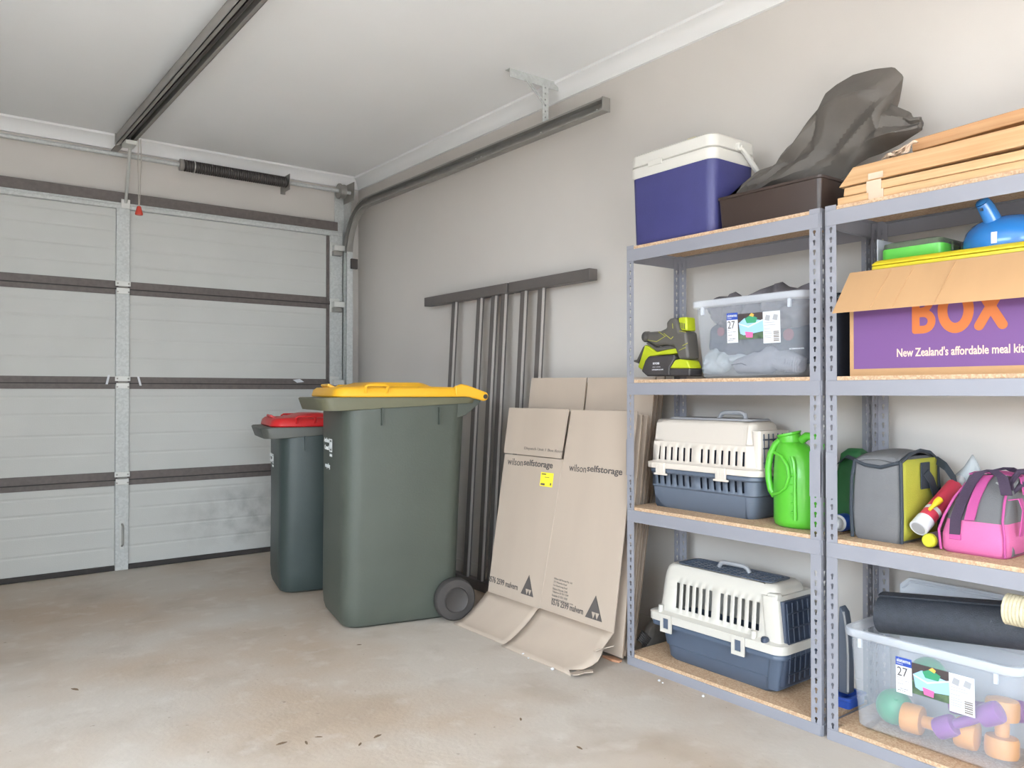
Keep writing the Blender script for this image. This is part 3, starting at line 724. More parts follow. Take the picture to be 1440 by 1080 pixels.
# ------------------------------------------------------------------ bay 1, top: cooler, tray, sheeting
t = shelf_thing('cooler', 'blue cooler box with a white lid on the top shelf', 'cooler', 2.262, 2.192, Z1)
LC, DC = .402, .245
m = MB().loft([rr(.012, LC-.012, .012, DC-.01, .03, 0, 5), rr(.006, LC-.006, .006, DC-.006, .035, .012, 5), rr(.0, LC, 0, DC, .035, .268, 5)])
obj('body', m, 'cool_b', t, smooth=True)
m = MB().loft([rr(-.001, LC+.001, -.001, DC+.001, .035, .262, 5), rr(-.006, LC+.006, -.006, DC+.006, .038, .270, 5), rr(-.006, LC+.006, -.006, DC+.006, .038, .300, 5), rr(.0, LC, .0, DC, .036, .303, 5)])
obj('rim', m, 'cool_w', t, smooth=True)
m = MB().loft([rr(.0, LC, .0, DC, .036, .304, 5), rr(-.005, LC+.005, -.005, DC+.005, .038, .308, 5), rr(-.002, LC+.002, -.002, DC+.002, .036, .348, 5), rr(.008, LC-.008, .008, DC-.008, .03, .356, 5), rr(.02, LC-.02, .02, DC-.02, .03, .357, 5)])
ld = obj('lid', m, 'cool_w', t, smooth=True)
obj('lid_catch', MB().box(.10, .17, -.009, -.004, .292, .314), 'cool_w', ld, bevel=.002)
h = obj('bail_handle', MB().tube([(LC+.006, .135, .318), (LC+.016, .135, .318), (LC+.018, .16, .300), (LC+.02, DC+.0, .23), (LC+.02, DC+.02, .215)], .010, 8), 'cool_w', t, smooth=True)
obj('pivot', MB().lathe([(.016, 0), (.016, .012), (.012, .016)], (LC+.004, .135, .320), (1, 0, 0), 14), 'cool_w', h, smooth=True)
t = shelf_thing('yellow_case', 'small rounded yellow case sitting on the cooler lid', 'case', 2.40, 2.052, Z1+.357)
obj('shell', MB().loft([rr(0, .085, 0, .06, .02, 0, 4), rr(-.002, .087, -.002, .062, .022, .03, 4), rr(.0, .085, 0, .06, .022, .045, 4), rr(.008, .077, .008, .052, .02, .056, 4), rr(.02, .065, .02, .04, .01, .060, 4)]), 'ylabel', t, smooth=True, ang=60)
obj('clip', MB().box(.086, .096, .015, .045, .018, .045), 'tool', t, bevel=.002)
t = shelf_thing('storage_tray', 'deep black plastic tray beside the cooler on the top shelf', 'tray', 2.276, 1.782, Z1)
LT, DT, HT = .398, .25, .115
m = MB().loft([rr(.008, LT-.008, .008, DT-.008, .012, 0, 4), rr(0, LT, 0, DT, .016, .105, 4), rr(-.004, LT+.004, -.004, DT+.004, .018, .107, 4), rr(-.004, LT+.004, -.004, DT+.004, .018, HT, 4), rr(.004, LT-.004, .004, DT-.004, .014, HT, 4), rr(.012, LT-.012, .012, DT-.012, .01, .006, 4)])
obj('shell', m, 'tray', t, smooth=True)
# the sheeting: crumpled upright bundle standing in the tray
TXP = 2.44
def tl(px, py):
    p = at(px, py, 'x', TXP)
    if p.y > 1.768: p = at(px, py, 'y', 1.768)
    return (1.782-p.y, p.x-TXP, p.z-Z1)
U = [tl(x, y) for x, y in ((1022, 278), (1045, 258), (1066, 240), (1090, 232), (1106, 208), (1122, 195), (1140, 165), (1153, 150), (1160, 132), (1176, 119), (1200, 105), (1230, 97), (1257, 94), (1271, 107), (1262, 128), (1252, 146), (1281, 158), (1284, 165), (1296, 164), (1297, 172))]
Lw = [tl(x, y) for x, y in ((1020, 288), (1040, 285), (1060, 282), (1080, 279), (1098, 276), (1112, 273), (1126, 270), (1138, 268), (1150, 265), (1160, 262), (1170, 259), (1180, 254), (1190, 247), (1205, 232), (1222, 222), (1240, 216), (1262, 205), (1278, 195), (1292, 186), (1296, 180))]
st = shelf_thing('plastic_sheeting', 'crumpled black plastic sheeting bundled upright in the black tray', 'sheeting', TXP, 1.782, Z1)
def crumple(front):
    def c(C, tt):
        tt = tt*(len(C)-1); i = min(int(tt), len(C)-2); f = tt-i
        return [C[i][q]*(1-f)+C[i+1][q]*f for q in range(3)]
    def tri_(t_): return abs((t_ % 1)*2-1)           # sharp creases
    def fn(u, v):
        a, b = c(Lw, u), c(U, u); x, yb, z = [a[q]*(1-v)+b[q]*v for q in range(3)]
        k = min(1, math.sin(PI*min(1, max(0, u)))*2.2)*min(1, math.sin(PI*v)*1.5)
        y = yb+(-.050 if front else .045)*k*(1-.35*v)
        fold = .042*tri_(1.6*u+.9*v+.25*nz(x, 0, z, 5))+.022*tri_(3.1*u-2.0*v+.4*nz(z, 1, x, 6)+.3)
        return (x, y+(fold-.030)*k+.005*nz(x, 3 if front else 9, z, 14)*k, z)
    return fn
m = MB(); m.grid(crumple(True), 80, 30); m.grid(crumple(False), 80, 30)
obj('bundle', m, 'tarp', st, smooth=True, ang=22)

# ------------------------------------------------------------------ bay 1, second shelf: power tool, clear tub of clothes
VX = 2.33
t = shelf_thing('handheld_blower', 'lime and charcoal cordless hand tool with battery beside the clear tub', 'power tool', VX, 2.19, Z2)
def vl(px, py): p = at(px, py, 'x', VX); return (2.19-p.y, p.z-Z2)
def vq(cx, cy): return vl(885+cx/9.82, 430+cy/9.82)
def slabp(name, pts, mt, w0, w1, par, bev=.006):
    P = [vq(*p) for p in pts]
    return obj(name, MB().prism(P, lambda p, e: (p[0], (w0, w1)[e], max(.0015, p[1]))), mt, par, bevel=bev, seg=3)
bt = slabp('battery', [(300, 760), (345, 700), (700, 680), (720, 720), (640, 860), (640, 968), (330, 975), (250, 905)], 'tool_d', -.036, .036, t)
slabp('handle', [(265, 540), (330, 570), (425, 640), (540, 612), (700, 585), (728, 605), (728, 655), (640, 672), (480, 680), (350, 700), (290, 750), (245, 905), (165, 850)], 'lime', -.022, .022, t)
slabp('handle_grip', [(265, 520), (300, 500), (420, 585), (545, 548), (690, 560), (728, 600), (540, 612), (425, 640), (330, 570)], 'tool', -.020, .020, t)
slabp('rear_fin', [(225, 570), (262, 540), (165, 800), (85, 770), (90, 755), (140, 745)], 'tool', -.016, .016, t)
slabp('motor_housing', [(310, 370), (480, 365), (590, 310), (585, 235), (640, 175), (710, 172), (745, 230), (770, 350), (860, 360), (900, 740), (760, 745), (728, 640), (690, 560), (560, 540), (440, 560), (330, 500)], 'tool', -.034, .034, t, .010)
c0 = Vector((*vq(245, 428),)); c1 = Vector((*vq(470, 430),))
obj('nozzle', MB().lathe([(.012, -.004), (.0195, -.004), (.0215, 0), (.0215, .018), (.019, .022), (.022, .075)], (c0.x-.006, -.002, c0.y), (c1.x-c0.x, 0, c1.y-c0.y), 20), 'tool', t, smooth=True)
obj('nozzle_bore', MB().lathe([(.0, -.0046), (.0155, -.0046), (.0155, 0)], (c0.x-.006, -.002, c0.y), (c1.x-c0.x, 0, c1.y-c0.y), 20), 'grey_p', t, smooth=True)
slabp('vent_cap', [(735, 170), (800, 160), (850, 160), (862, 350), (775, 345), (750, 300)], 'lime', -.026, .026, t)
for k in range(4):
    a = vq(755+22*k, 235+4*k)
    obj('vent_slot', MB().box(a[0], a[0]+.003, -.0275, -.0255, a[1]-.022, a[1]), 'tool_d', t)
slabp('foot_cap', [(640, 865), (712, 750), (780, 738), (880, 752), (925, 865)], 'lime', -.036, .036, t)
slabp('foot', [(640, 868), (925, 866), (925, 972), (640, 975)], 'tool_d', -.037, .037, t)
for a, b in (((340, 480), (460, 500)), ((460, 500), (590, 420)), ((490, 365), (570, 420)), ((560, 385), (660, 465)), ((660, 465), (690, 430)), ((770, 620), (860, 580)), ((820, 555), (890, 520)), ((680, 250), (685, 320)), ((775, 355), (865, 370))):
    p, q = vq(*a), vq(*b); obj('trim_line', MB().tube([(p[0], -.0345, p[1]), (q[0], -.0345, q[1])], .0013, 5), 'bag_y', t)
p = vq(415, 815); text('RYOBI', bt, 'white_l', (p[0], -.0365, p[1]), FRONT, .032, .008, bold=.004)
p = vq(403, 895); text('LITHIUM 6.0 AH', bt, 'white_l', (p[0], -.0365, p[1]), FRONT, .056, .005, bold=.003)
p = vq(410, 855); text('18V ONE', bt, 'white_l', (p[0], -.0365, p[1]), FRONT, .040, .003)

def tub(label, x, y, z, Lt, D, H, lx, lz, rz=0):
    """frosted tub with a rolled rim and the maker's label on its long side"""
    t = shelf_thing('storage_tub', label, 'storage tub', x, y, z, rz)
    i = .035
    m = MB().loft([rr(i+.012, Lt-i-.012, i*.6+.012, D-i*.6-.012, .03, 0, 5), rr(i, Lt-i, i*.6, D-i*.6, .035, .010, 5), rr(.014, Lt-.014, .012, D-.012, .035, H-.028, 5)], c0=True, c1=False)
    obj('wall', m, 'clear', t, smooth=True)
    m = MB().loft([rr(.014, Lt-.014, .012, D-.012, .035, H-.028, 5), rr(.003, Lt-.003, .003, D-.003, .04, H-.024, 5), rr(0, Lt, 0, D, .042, H-.020, 5), rr(0, Lt, 0, D, .042, H-.003, 5), rr(.003, Lt-.003, .003, D-.003, .04, H, 5), rr(.016, Lt-.016, .014, D-.014, .034, H, 5)], c0=False, c1=False)
    obj('rim', m, 'clear_r', t, smooth=True)
    for xx in (.055, Lt-.065):
        obj('rim_rib', MB().box(xx, xx+.010, .004, .012, H-.052, H-.022), 'clear_r', t)
    # label follows the sloping front wall
    sl = (i*.6-.012)/(H-.038)
    def fy(zz): return .012+sl*(H-.028-zz)-.0012
    def pl(n, x0, x1, z0, z1, mt, e=0, par=None):
        return obj(n, MB().hexa([(x0, fy(z0)-e, z0), (x1, fy(z0)-e, z0), (x1, fy(z1)-e, z1), (x0, fy(z1)-e, z1)], [(x0, fy(z0)-e-.0004, z0), (x1, fy(z0)-e-.0004, z0), (x1, fy(z1)-e-.0004, z1), (x0, fy(z1)-e-.0004, z1)]), mt, par or t)
    def pp(n, pts, mt, e, par):
        return obj(n, MB().prism(pts, lambda p, k: (lx+p[0], fy(lz+p[1])-e-.0004*k, lz+p[1])), mt, par)
    W_ = .222; hh = .098
    lb = pl('label', lx, lx+.046, lz-.004, lz+hh-.022, 'white_l')
    pl('label_header', lx, lx+.046, lz+hh-.022, lz+hh+.002, 'blue_l', 0, lb)
    pl('label_photo', lx+.046, lx+.152, lz+.006, lz+hh*.45, 'pic', 0, lb)
    pl('label_photo', lx+.046, lx+.152, lz+hh*.45, lz+hh-.004, 'pic2', 0, lb)
    pl('label_back', lx+.148, lx+.214, lz-.012, lz+hh-.004, 'white_l', .0004, lb)
    tb = pp('label_picture', [(.050, .062), (.074, .078), (.148, .066), (.150, .030), (.070, .020), (.056, .026)], 'sky_l', .0006, lb)
    pp('label_picture', [(.076, .076), (.100, .088), (.126, .076), (.120, .060), (.084, .060)], 'green_l', .001, lb)
    pp('label_picture', [(.094, .086), (.104, .094), (.114, .088), (.110, .080)], 'amber', .0014, lb)
    pp('label_picture', [(.076, .032), (.108, .028), (.106, .010), (.080, .012)], 'pink_l', .0014, lb)
    pp('label_picture', [(.050, .062), (.090, .050), (.148, .070), (.148, .066), (.090, .045), (.052, .058)], 'white_l', .0018, lb)
    tr = (PI/2+math.atan(sl), 0, 0)
    def tx(s, x0, z0, w, h, mt, b=0): text(s, lb, mt, (lx+x0, fy(lz+z0)-.0008, lz+z0), tr, w, h, bold=b)
    tx('sistema', .003, hh-.012, .040, .010, 'white_l', .0015); tx('STORAGE', .003, hh-.018, .018, .003, 'white_l')
    tx('27', .004, .046, .030, .026, 'ink'); tx('litre', .004, .040, .008, .003, 'ink_l'); tx('485 x 345 x 280mm', .004, .033, .034, .002, 'ink_l')
    tx('Made in NZ', .005, .022, .016, .003, 'ink_l'); tx('new zealand', .012, .009, .022, .0032, 'ink'); tx('BPA free', .005, .003, .022, .003, 'ink')
    for k in range(6): pl('barcode', lx+.188, lx+.209, lz-.006+.006*k, lz-.006+.006*k+(.003 if k % 2 else .004), 'ink_l', .0012, lb)
    for k, (w, zz) in enumerate(((.034, .012), (.030, .006), (.034, .020), (.030, .026), (.026, .036), (.050, .048), (.046, .056))):
        pl('fine_print', lx+.152, lx+.152+w*.9, lz+zz, lz+zz+.0016, 'grey_p', .0012, lb)
    for x0 in (.155, .185):
        pp('label_picture', [(x0, .066), (x0+.018, .062), (x0+.022, .080), (x0+.006, .084)], 'grey_p', .0012, lb)
    return t
tub('frosted clear tub of grey gloves and clothes on the second shelf', 2.283, 1.922, Z2, .475, .250, .282, .163, .128)
CB = shelf_thing('grey_garment', 'rumpled grey garment heaped over the rim of the clothes tub', 'garment', 2.42, 1.922, Z2+.001)
def lx_(px, py, X, y0, z0): p = at(px, py, 'x', X); return (y0-p.y, p.z-z0)
g = lambda pts, X=2.37: [lx_(x, y, X, 1.922, Z2) for x, y in pts]
U = g([(990, 425), (1000, 416), (1018, 416), (1024, 409), (1034, 418), (1050, 413), (1062, 405), (1076, 400), (1090, 395), (1100, 402), (1112, 404), (1124, 398), (1134, 394), (1138, 402)])
Lw = g([(990, 440), (1000, 455), (1018, 470), (1024, 480), (1034, 482), (1050, 480), (1062, 478), (1076, 476), (1090, 474), (1100, 470), (1112, 468), (1124, 466), (1134, 460), (1136, 450)])
pillow('cloth', 'grey_cloth', CB, U, Lw, -.075, .06, .06, 26, 60, 18)
DG = shelf_thing('dark_jacket', 'dark navy jacket folded inside the clothes tub', 'garment', 2.43, 1.922, Z2+.001)
U = g([(992, 462), (1010, 452), (1040, 466), (1070, 462), (1100, 458), (1136, 452)])
Lw = g([(994, 500), (1010, 506), (1040, 508), (1070, 508), (1100, 510), (1136, 512)])
pillow('cloth', 'navy_cloth', DG, U, Lw, -.10, .06, .03, 18, 40, 16)
for px, py, r_ in ((1016, 467, .016), (1111, 471, .020)):
    p = at(px, py, 'x', 2.335); obj('red_patch', MB().lathe([(0, 0), (r_, 0), (r_, .002), (0, .002)], (1.922-p.y, p.x-2.43-.008, p.z-Z2), (0, -1, 0), 16), 'redcloth', DG, smooth=True)
p = at(1110, 492, 'x', 2.328); text('ICEBREAKER', DG, 'white_l', (1.922-p.y, p.x-2.43, p.z-Z2), FRONT, .055, .005, bold=.002)
GL = shelf_thing('work_glove', 'pale grey knitted work glove pressed to the front of the tub', 'glove', 2.345, 1.922, Z2+.002)
U = g([(1030, 508), (1034, 505), (1050, 500), (1062, 494), (1074, 488), (1086, 485), (1094, 488), (1098, 492), (1108, 493), (1116, 496), (1126, 500), (1134, 505)], 2.34)
Lw = g([(1031, 514), (1036, 526), (1050, 526), (1062, 526), (1074, 527), (1086, 525), (1090, 519), (1096, 524), (1108, 525), (1116, 525), (1126, 525), (1132, 522)], 2.34)
pillow('palm', 'grey_knit', GL, U, Lw, -.028, .03, .006, 20, 40, 14)
for k in range(6):
    a = g([(1110+4*k, 498+1.5*k)], 2.34)[0]; b = g([(1107+4*k, 524)], 2.34)[0]
    obj('cuff_rib', MB().tube([(a[0], -.018, a[1]-.002), ((a[0]+b[0])/2, -.028, (a[1]+b[1])/2), (b[0], -.018, b[1]+.002)], .003, 6), 'grey_knit', GL, smooth=True)
a = g([(1034, 514), (1048, 512), (1058, 516)], 2.34)
obj('finger_seam', MB().tube([(q_[0], -.027, q_[1]) for q_ in a], .0016, 5), 'navy_cloth', GL)
GB = shelf_thing('plastic_packet', 'crinkled clear packet in the corner of the clothes tub', 'packet', 2.345, 1.922, Z2+.002)
U = g([(983, 520), (992, 500), (1006, 482), (1018, 488), (1030, 494), (1046, 500)], 2.335)
Lw = g([(986, 526), (994, 527), (1006, 527), (1014, 526), (1022, 520), (1030, 512)], 2.335)
pillow('film', 'clear_g', GB, U, Lw, -.02, .03, .03, 40, 30, 12)
NB = shelf_thing('navy_bag', 'dark navy bag wedged between the clothes tub and the shelf post', 'bag', 2.345, 1.437, Z2)
m = MB().loft([rr(0, .066, 0, .165, .015, 0, 3), rr(-.002, .068, -.004, .168, .018, .05, 3), rr(.0, .066, 0, .165, .018, .20, 3), rr(.012, .054, .012, .15, .016, .245, 3), rr(.022, .044, .03, .13, .010, .255, 3)])
obj('bag_body', m, 'navy_cloth', NB, smooth=True, ang=60)
obj('strap', MB().strip([(.033, .03, .25), (.033, .05, .272), (.033, .10, .272), (.033, .12, .25)], (1, 0, 0), .02, .003), 'webbing', NB)

# ------------------------------------------------------------------ pet carriers
def slots(x0, n1, n2, pitch, w, gap):
    xs = []; x = x0
    for k in range(n1+n2):
        xs.append((x, x+w)); x += pitch
        if k == n1-1: x += gap
    return xs
def carrier_ring(Lc, Dc, ins, r, z, sl, f0=0):
    # front splits scale with the ring so the slots stay upright
    fx = []
    for a, b in sl: fx += [a, b]
    return rr(ins, Lc-ins, ins*.8, Dc-ins*.8, r, z, 5, fx)
def skipper(sl, js):
    idx = {1+2*k for k in range(len(sl))}
    return lambda i, j: j in js and i in idx
# upper-shelf carrier: cream over slate
t = shelf_thing('pet_carrier', 'cream and slate pet carrier with slotted sides beside the green jug', 'pet carrier', 2.315, 2.165, Z3)
LP, DP = .515, .235
sl = slots(.055, 6, 7, .0305, .010, .022); sl = [(.030, .037)]+sl
zsl = lambda base, k: (lambda x, y: base-k*x)
m = MB().loft([carrier_ring(LP, DP, .045, .03, 0, sl), carrier_ring(LP, DP, .034, .034, .012, sl), carrier_ring(LP, DP, .026, .036, .078, sl), carrier_ring(LP, DP, .018, .036, .084, sl), carrier_ring(LP, DP, .018, .036, .092, sl), carrier_ring(LP, DP, .014, .036, .132, sl), carrier_ring(LP, DP, .006, .036, .138, sl), carrier_ring(LP, DP, .004, .036, .152, sl)], c1=False, skip=skipper(sl, (4,)))
obj('base', m, 'slate', t, smooth=True, solid=.003)
obj('base_lining', MB().loft([rr(.05, LP-.05, .03, DP-.03, .03, .02, 3), rr(.04, LP-.04, .032, DP-.032, .03, .25, 3)], c1=True), 'slate_d', t, smooth=True)
m = MB().loft([carrier_ring(LP, DP, .002, .036, .152, sl), carrier_ring(LP, DP, -.004, .038, .154, sl), carrier_ring(LP, DP, -.004, .038, .174, sl), carrier_ring(LP, DP, .014, .036, .180, sl), carrier_ring(LP, DP, .018, .036, .186, sl), carrier_ring(LP, DP, .022, .036, .236, sl), carrier_ring(LP, DP, .024, .036, .256, sl), carrier_ring(LP, DP, .032, .036, .262, sl), carrier_ring(LP, DP, .044, .034, .326, sl), carrier_ring(LP, DP, .055, .03, .338, sl), carrier_ring(LP, DP, .075, .02, .342, sl)], c0=False, skip=skipper(sl, (4,)))
up = obj('top_shell', m, 'cream', t, smooth=True, solid=.003)
for xx in (.062, .345):
    c = obj('latch', MB().box(xx, xx+.045, -.010, -.002, .132, .176).box(xx-.008, xx+.056, -.012, -.003, .128, .135), 'cream', t, bevel=.002)
    for k in range(5): obj('latch_rib', MB().box(xx+.006+k*.008, xx+.0075+k*.008, -.0112, -.0095, .138, .17), 'cream2', c)
obj('top_panel', MB().loft([rr(.07, LP-.06, .045, DP-.045, .03, .342, 4), rr(.076, LP-.066, .05, DP-.05, .03, .349, 4)]), 'grey_p', t, smooth=True)
obj('carry_handle', MB().tube([(.27, .11, .346), (.285, .11, .366), (.30, .11, .370), (.37, .11, .370), (.385, .11, .364), (.39, .11, .346)], .0085, 8), 'grey_p', t, smooth=True)
gt = obj('gate_frame', MB().loft([rr(LP-.034, LP-.006, .028, DP-.028, .010, .178, 3), rr(LP-.045, LP-.008, .03, DP-.03, .010, .31, 3)]), 'cream', t, smooth=True)
for k in range(6): obj('gate_bar', MB().tube([(LP-.006, .05+.027*k, .182), (LP-.008, .05+.027*k, .30)], .003, 6), 'slate_d', gt)
for z_ in (.20, .25, .28): obj('gate_bar', MB().tube([(LP-.006, .045, z_), (LP-.006, DP-.045, z_)], .003, 6), 'slate_d', gt)
# lower carrier: ivory over navy, open grille top
t = shelf_thing('pet_carrier', 'ivory and navy pet carrier with a grille roof on the bottom shelf', 'pet carrier', 2.278, 2.118, Z4)
LP, DP = .585, .262
sl = slots(.118, 6, 6, .0300, .0145, .020)
m = MB().loft([carrier_ring(LP, DP, .070, .03, 0, sl), carrier_ring(LP, DP, .056, .034, .012, sl), carrier_ring(LP, DP, .050, .036, .055, sl), carrier_ring(LP, DP, .044, .036, .058, sl), carrier_ring(LP, DP, .034, .036, .125, sl), carrier_ring(LP, DP, .004, .036, .130, sl), carrier_ring(LP, DP, .002, .036, .148, sl)], c1=False)
obj('base', m, 'slate2', t, smooth=True, solid=.003)
m = MB().loft([carrier_ring(LP, DP, .002, .036, .148, sl), carrier_ring(LP, DP, -.004, .038, .150, sl), carrier_ring(LP, DP, -.004, .038, .178, sl), carrier_ring(LP, DP, .026, .036, .186, sl), carrier_ring(LP, DP, .030, .036, .206, sl), carrier_ring(LP, DP, .040, .036, .300, sl), carrier_ring(LP, DP, .044, .036, .325, sl), carrier_ring(LP, DP, .052, .034, .350, sl), carrier_ring(LP, DP, .066, .03, .362, sl), carrier_ring(LP, DP, .090, .02, .364, sl)], c0=False, c1=False, skip=skipper(sl, (4,)))
obj('top_shell', m, 'cream2', t, smooth=True, solid=.003)
gr = obj('roof_grille', MB().loft([rr(.085, LP-.085, .068, DP-.068, .02, .358, 4), rr(.085, LP-.085, .068, DP-.068, .02, .366, 4), rr(.098, LP-.098, .08, DP-.08, .02, .366, 4), rr(.098, LP-.098, .08, DP-.08, .02, .358, 4)], c0=False, c1=False), 'slate2', t, smooth=True)
for k in range(13):
    xx = .115+k*.0296
    obj('grille_bar', MB().box(xx-.003, xx+.003, .075, DP-.075, .3625, .3645), 'slate2', gr)
for k in range(5):
    yy = .098+k*.0175
    obj('grille_bar', MB().box(.09, LP-.09, yy-.0022, yy+.0022, .3635, .3655), 'slate2', gr)
obj('carry_handle', MB().tube([(.235, .13, .366), (.245, .13, .382), (.26, .13, .386), (.345, .13, .386), (.36, .13, .380), (.37, .13, .366)], .008, 8), 'grey_p', t, smooth=True)
for xx in (.072, .395):
    m = MB()
    for a in ((0, .052, .115, .1288), (0, .052, .1672, .181), (0, .013, .129, .167), (.039, .052, .129, .167)): m.box(xx+a[0], xx+a[1], -.011, -.004, a[2], a[3])
    c = obj('latch', m, 'cream2', t); obj('latch_inset', MB().box(xx+.012, xx+.040, -.007, -.0035, .128, .168), 'slate2', c)
for xx in (.055, .47): obj('hinge_post', MB().tube([(xx, .012, .176), (xx, .014, .206)], .010, 10), 'cream2', t, smooth=True)
obj('twist_lock', MB().lathe([(.013, 0), (.014, .012), (.010, .018)], (.515, .012, .178), (0, 0, 1), 14), 'slate_d', t, smooth=True)
obj('gate_surround', MB().loft([rr(LP-.08, LP-.016, .018, DP-.018, .016, .176, 4), rr(LP-.10, LP-.036, .026, DP-.026, .016, .330, 4)]), 'cream2', t, smooth=True)
obj('gate_surround', MB().loft([rr(LP-.08, LP-.036, .03, DP-.03, .012, .02, 4), rr(LP-.07, LP-.018, .026, DP-.026, .012, .128, 4)]), 'slate2', t, smooth=True)
gt = obj('gate_frame', MB().loft([rr(LP-.05, LP-.020, .04, DP-.04, .012, .035, 3), rr(LP-.04, LP-.004, .04, DP-.04, .012, .15, 3), rr(LP-.06, LP-.022, .046, DP-.046, .012, .315, 3)]), 'slate_d', t, smooth=True)
for k in range(6): obj('gate_bar', MB().tube([(LP-.008, .055+.03*k, .05), (LP-.003, .055+.03*k, .14), (LP-.016, .055+.03*k, .31)], .003, 6), 'slate_d', gt)
for z_ in (.08, .13, .18, .23, .28): obj('gate_bar', MB().tube([(LP-.004, .045, z_), (LP-.004, DP-.045, z_)], .0028, 6), 'slate_d', gt)
obj('gate_clip', MB().box(LP-.075, LP-.035, .03, .06, .318, .340), 'cream2', t, bevel=.004)

# ------------------------------------------------------------------ green jug
t = shelf_thing('watering_jug', 'bright green plastic jug with a looped handle beside the cream carrier', 'jug', 2.365, 1.523, Z3)
def oval(cx, a, b, z, n=28): return [(cx+a*math.cos(2*PI*i/n), b*math.sin(2*PI*i/n), z) for i in range(n)]
m = MB().loft([oval(0, .070, .056, 0), oval(0, .080, .066, .006), oval(0, .084, .070, .02), oval(0, .085, .071, .13), oval(0, .084, .070, .17), oval(-.004, .078, .064, .215), oval(-.012, .066, .054, .25), oval(-.022, .048, .044, .272), oval(-.028, .037, .036, .282)])
obj('body', m, 'jug', t, smooth=True, ang=60)
nk = obj('neck', MB().lathe([(.036, 0), (.038, .006), (.036, .030), (.040, .034), (.040, .040), (.035, .040), (.031, .010), (0, .010)], (-.026, 0, .270), (-.22, -.10, 1), 24), 'jug', t, smooth=True)
obj('side_handle', MB().tube([(-.055, -.02, .285), (-.074, -.022, .268), (-.090, -.026, .235), (-.098, -.028, .19), (-.096, -.028, .15), (-.086, -.03, .115), (-.070, -.03, .095)], .0115, 10), 'jug', t, smooth=True)
obj('hand_recess', MB().tube([(-.050, -.064, .245), (-.02, -.069, .235), (.006, -.074, .205), (.012, -.0745, .17), (.0, -.0745, .135), (-.025, -.072, .115), (-.060, -.058, .105)], .0055, 8), 'jug', t, smooth=True)
obj('spout', MB().tube([(.01, 0, .285), (.03, 0, .300), (.055, 0, .300), (.075, 0, .285), (.088, 0, .255), (.094, 0, .21), (.090, 0, .17)], [.014, .014, .0135, .013, .0125, .012, .012], 10), 'jug', t, smooth=True)
lv = obj('level_strip', MB().tube([(.018, -.066, .235), (.027, -.0685, .215), (.030, -.0690, .18), (.031, -.0690, .03)], .0065, 8), 'jug', t, smooth=True)
for z_ in (.055, .085, .115, .145, .175): obj('level_tick', MB().tube([(.018, -.0725, z_), (.031, -.0725, z_)], .0035, 6), 'jug', lv)

# ------------------------------------------------------------------ bay 2, top: timber
PG = 'pine boards wrapped in tape on the top shelf'
def board(label, x, y0, z, dx, h, yl=.42, rise=0, mt='wood', lean_=0, cham=0):
    Lb = y0-yl; t = shelf_thing('pine_board', label, 'board', x, y0, z, 0, PG)
    pr = [(0, 0), (dx, 0), (dx+lean_, h), (lean_, h)]
    obj('board_body', MB().loft([[(cham*(1-p[1]/h) if False else cham*p[1]/h, p[0], p[1]) for p in pr], [(Lb, p[0], p[1]+rise) for p in pr]]), mt, t, bevel=.003)
    return t
b1 = board('lowest pine board at the front of the taped timber stack', 2.262, 1.322, Z1+.001, .10, .024)
b2 = board('second pine board up at the front of the taped timber stack', 2.264, 1.304, Z1+.0265, .10, .026, cham=.004)
b3 = board('wide pine moulding with a slanted face near the top of the timber stack', 2.262, 1.318, Z1+.056, .10, .062, cham=.03, lean_=.03, rise=.012)
b4 = board('pine board laid flat behind the slanted moulding', 2.40, 1.30, Z1+.001, .11, .058, mt='wood2')
b5 = board('pine board stacked on the rear of the timber pile', 2.40, 1.285, Z1+.061, .10, .060, mt='wood', rise=.035)
b6 = board('uppermost pine board resting along the top of the timber stack', 2.355, 1.14, Z1+.140, .11, .036, mt='wood2', rise=.030)
for b, x0, z0, z1 in ((b2, .075, -.004, .030), (b1, .10, -.0005, .0255), (b3, .095, .004, .022)):
    obj('tape_band', MB().box(x0, x0+.045, -.0026 if b is not b3 else -.002, -.001, z0, z1), 'tape', b)
t = shelf_thing('plastic_wrap', 'twist of torn clear plastic wrap on the timber stack', 'plastic wrap', 2.30, 1.20, Z1+.125)
m = MB()
for k in range(4):
    c = .02*k
    m.grid(lambda u, v: (c+.03*u+.008*math.sin(9*v+k), .02*v+.006*math.sin(8*u), .002+.010*math.sin(PI*u)*math.sin(PI*v)+.028*(k/3)*u+.004*math.sin(14*u*v+k)), 8, 8)
obj('film', m, 'tape', t, smooth=True, ang=180, solid=.0006)

# ------------------------------------------------------------------ bay 2, second shelf: purple carton and the things on it
t = shelf_thing('meal_carton', 'brown cardboard carton with a purple printed front and open front flap', 'carton', 2.288, 1.298, Z2)
LB_, DB, HB = .72, .245, .312
for a in ((0, LB_, 0, .004, 0, HB), (0, LB_, DB-.004, DB, 0, HB), (0, .004, .004, DB-.004, 0, HB), (LB_-.004, LB_, .004, DB-.004, 0, HB), (.004, LB_-.004, .004, DB-.004, 0, .004)):
    obj('wall', MB().box(*a), 'card_o', t)
obj('top_flap', MB().box(.004, LB_-.004, .05, DB, HB, HB+.004), 'card_o', t)
fp = [(0, .0, HB), (LB_, 0, HB), (LB_+.004, -.088, HB-.125), (-.006, -.088, HB-.125)]
ff = obj('front_flap', MB().hexa(fp, [(p[0], p[1]+.003, p[2]+.004) for p in fp]), 'card_o', t, bevel=.001)
for xx in (.13, .195, .31):
    obj('flap_crease', MB().tube([(xx, -.004, HB-.003), (xx-.02, -.084, HB-.118)], .0012, 5), 'card_o', ff)
pr_ = obj('print_panel', MB().box(.013, LB_-.013, -.0008, .001, .022, .30), 'purple', t)
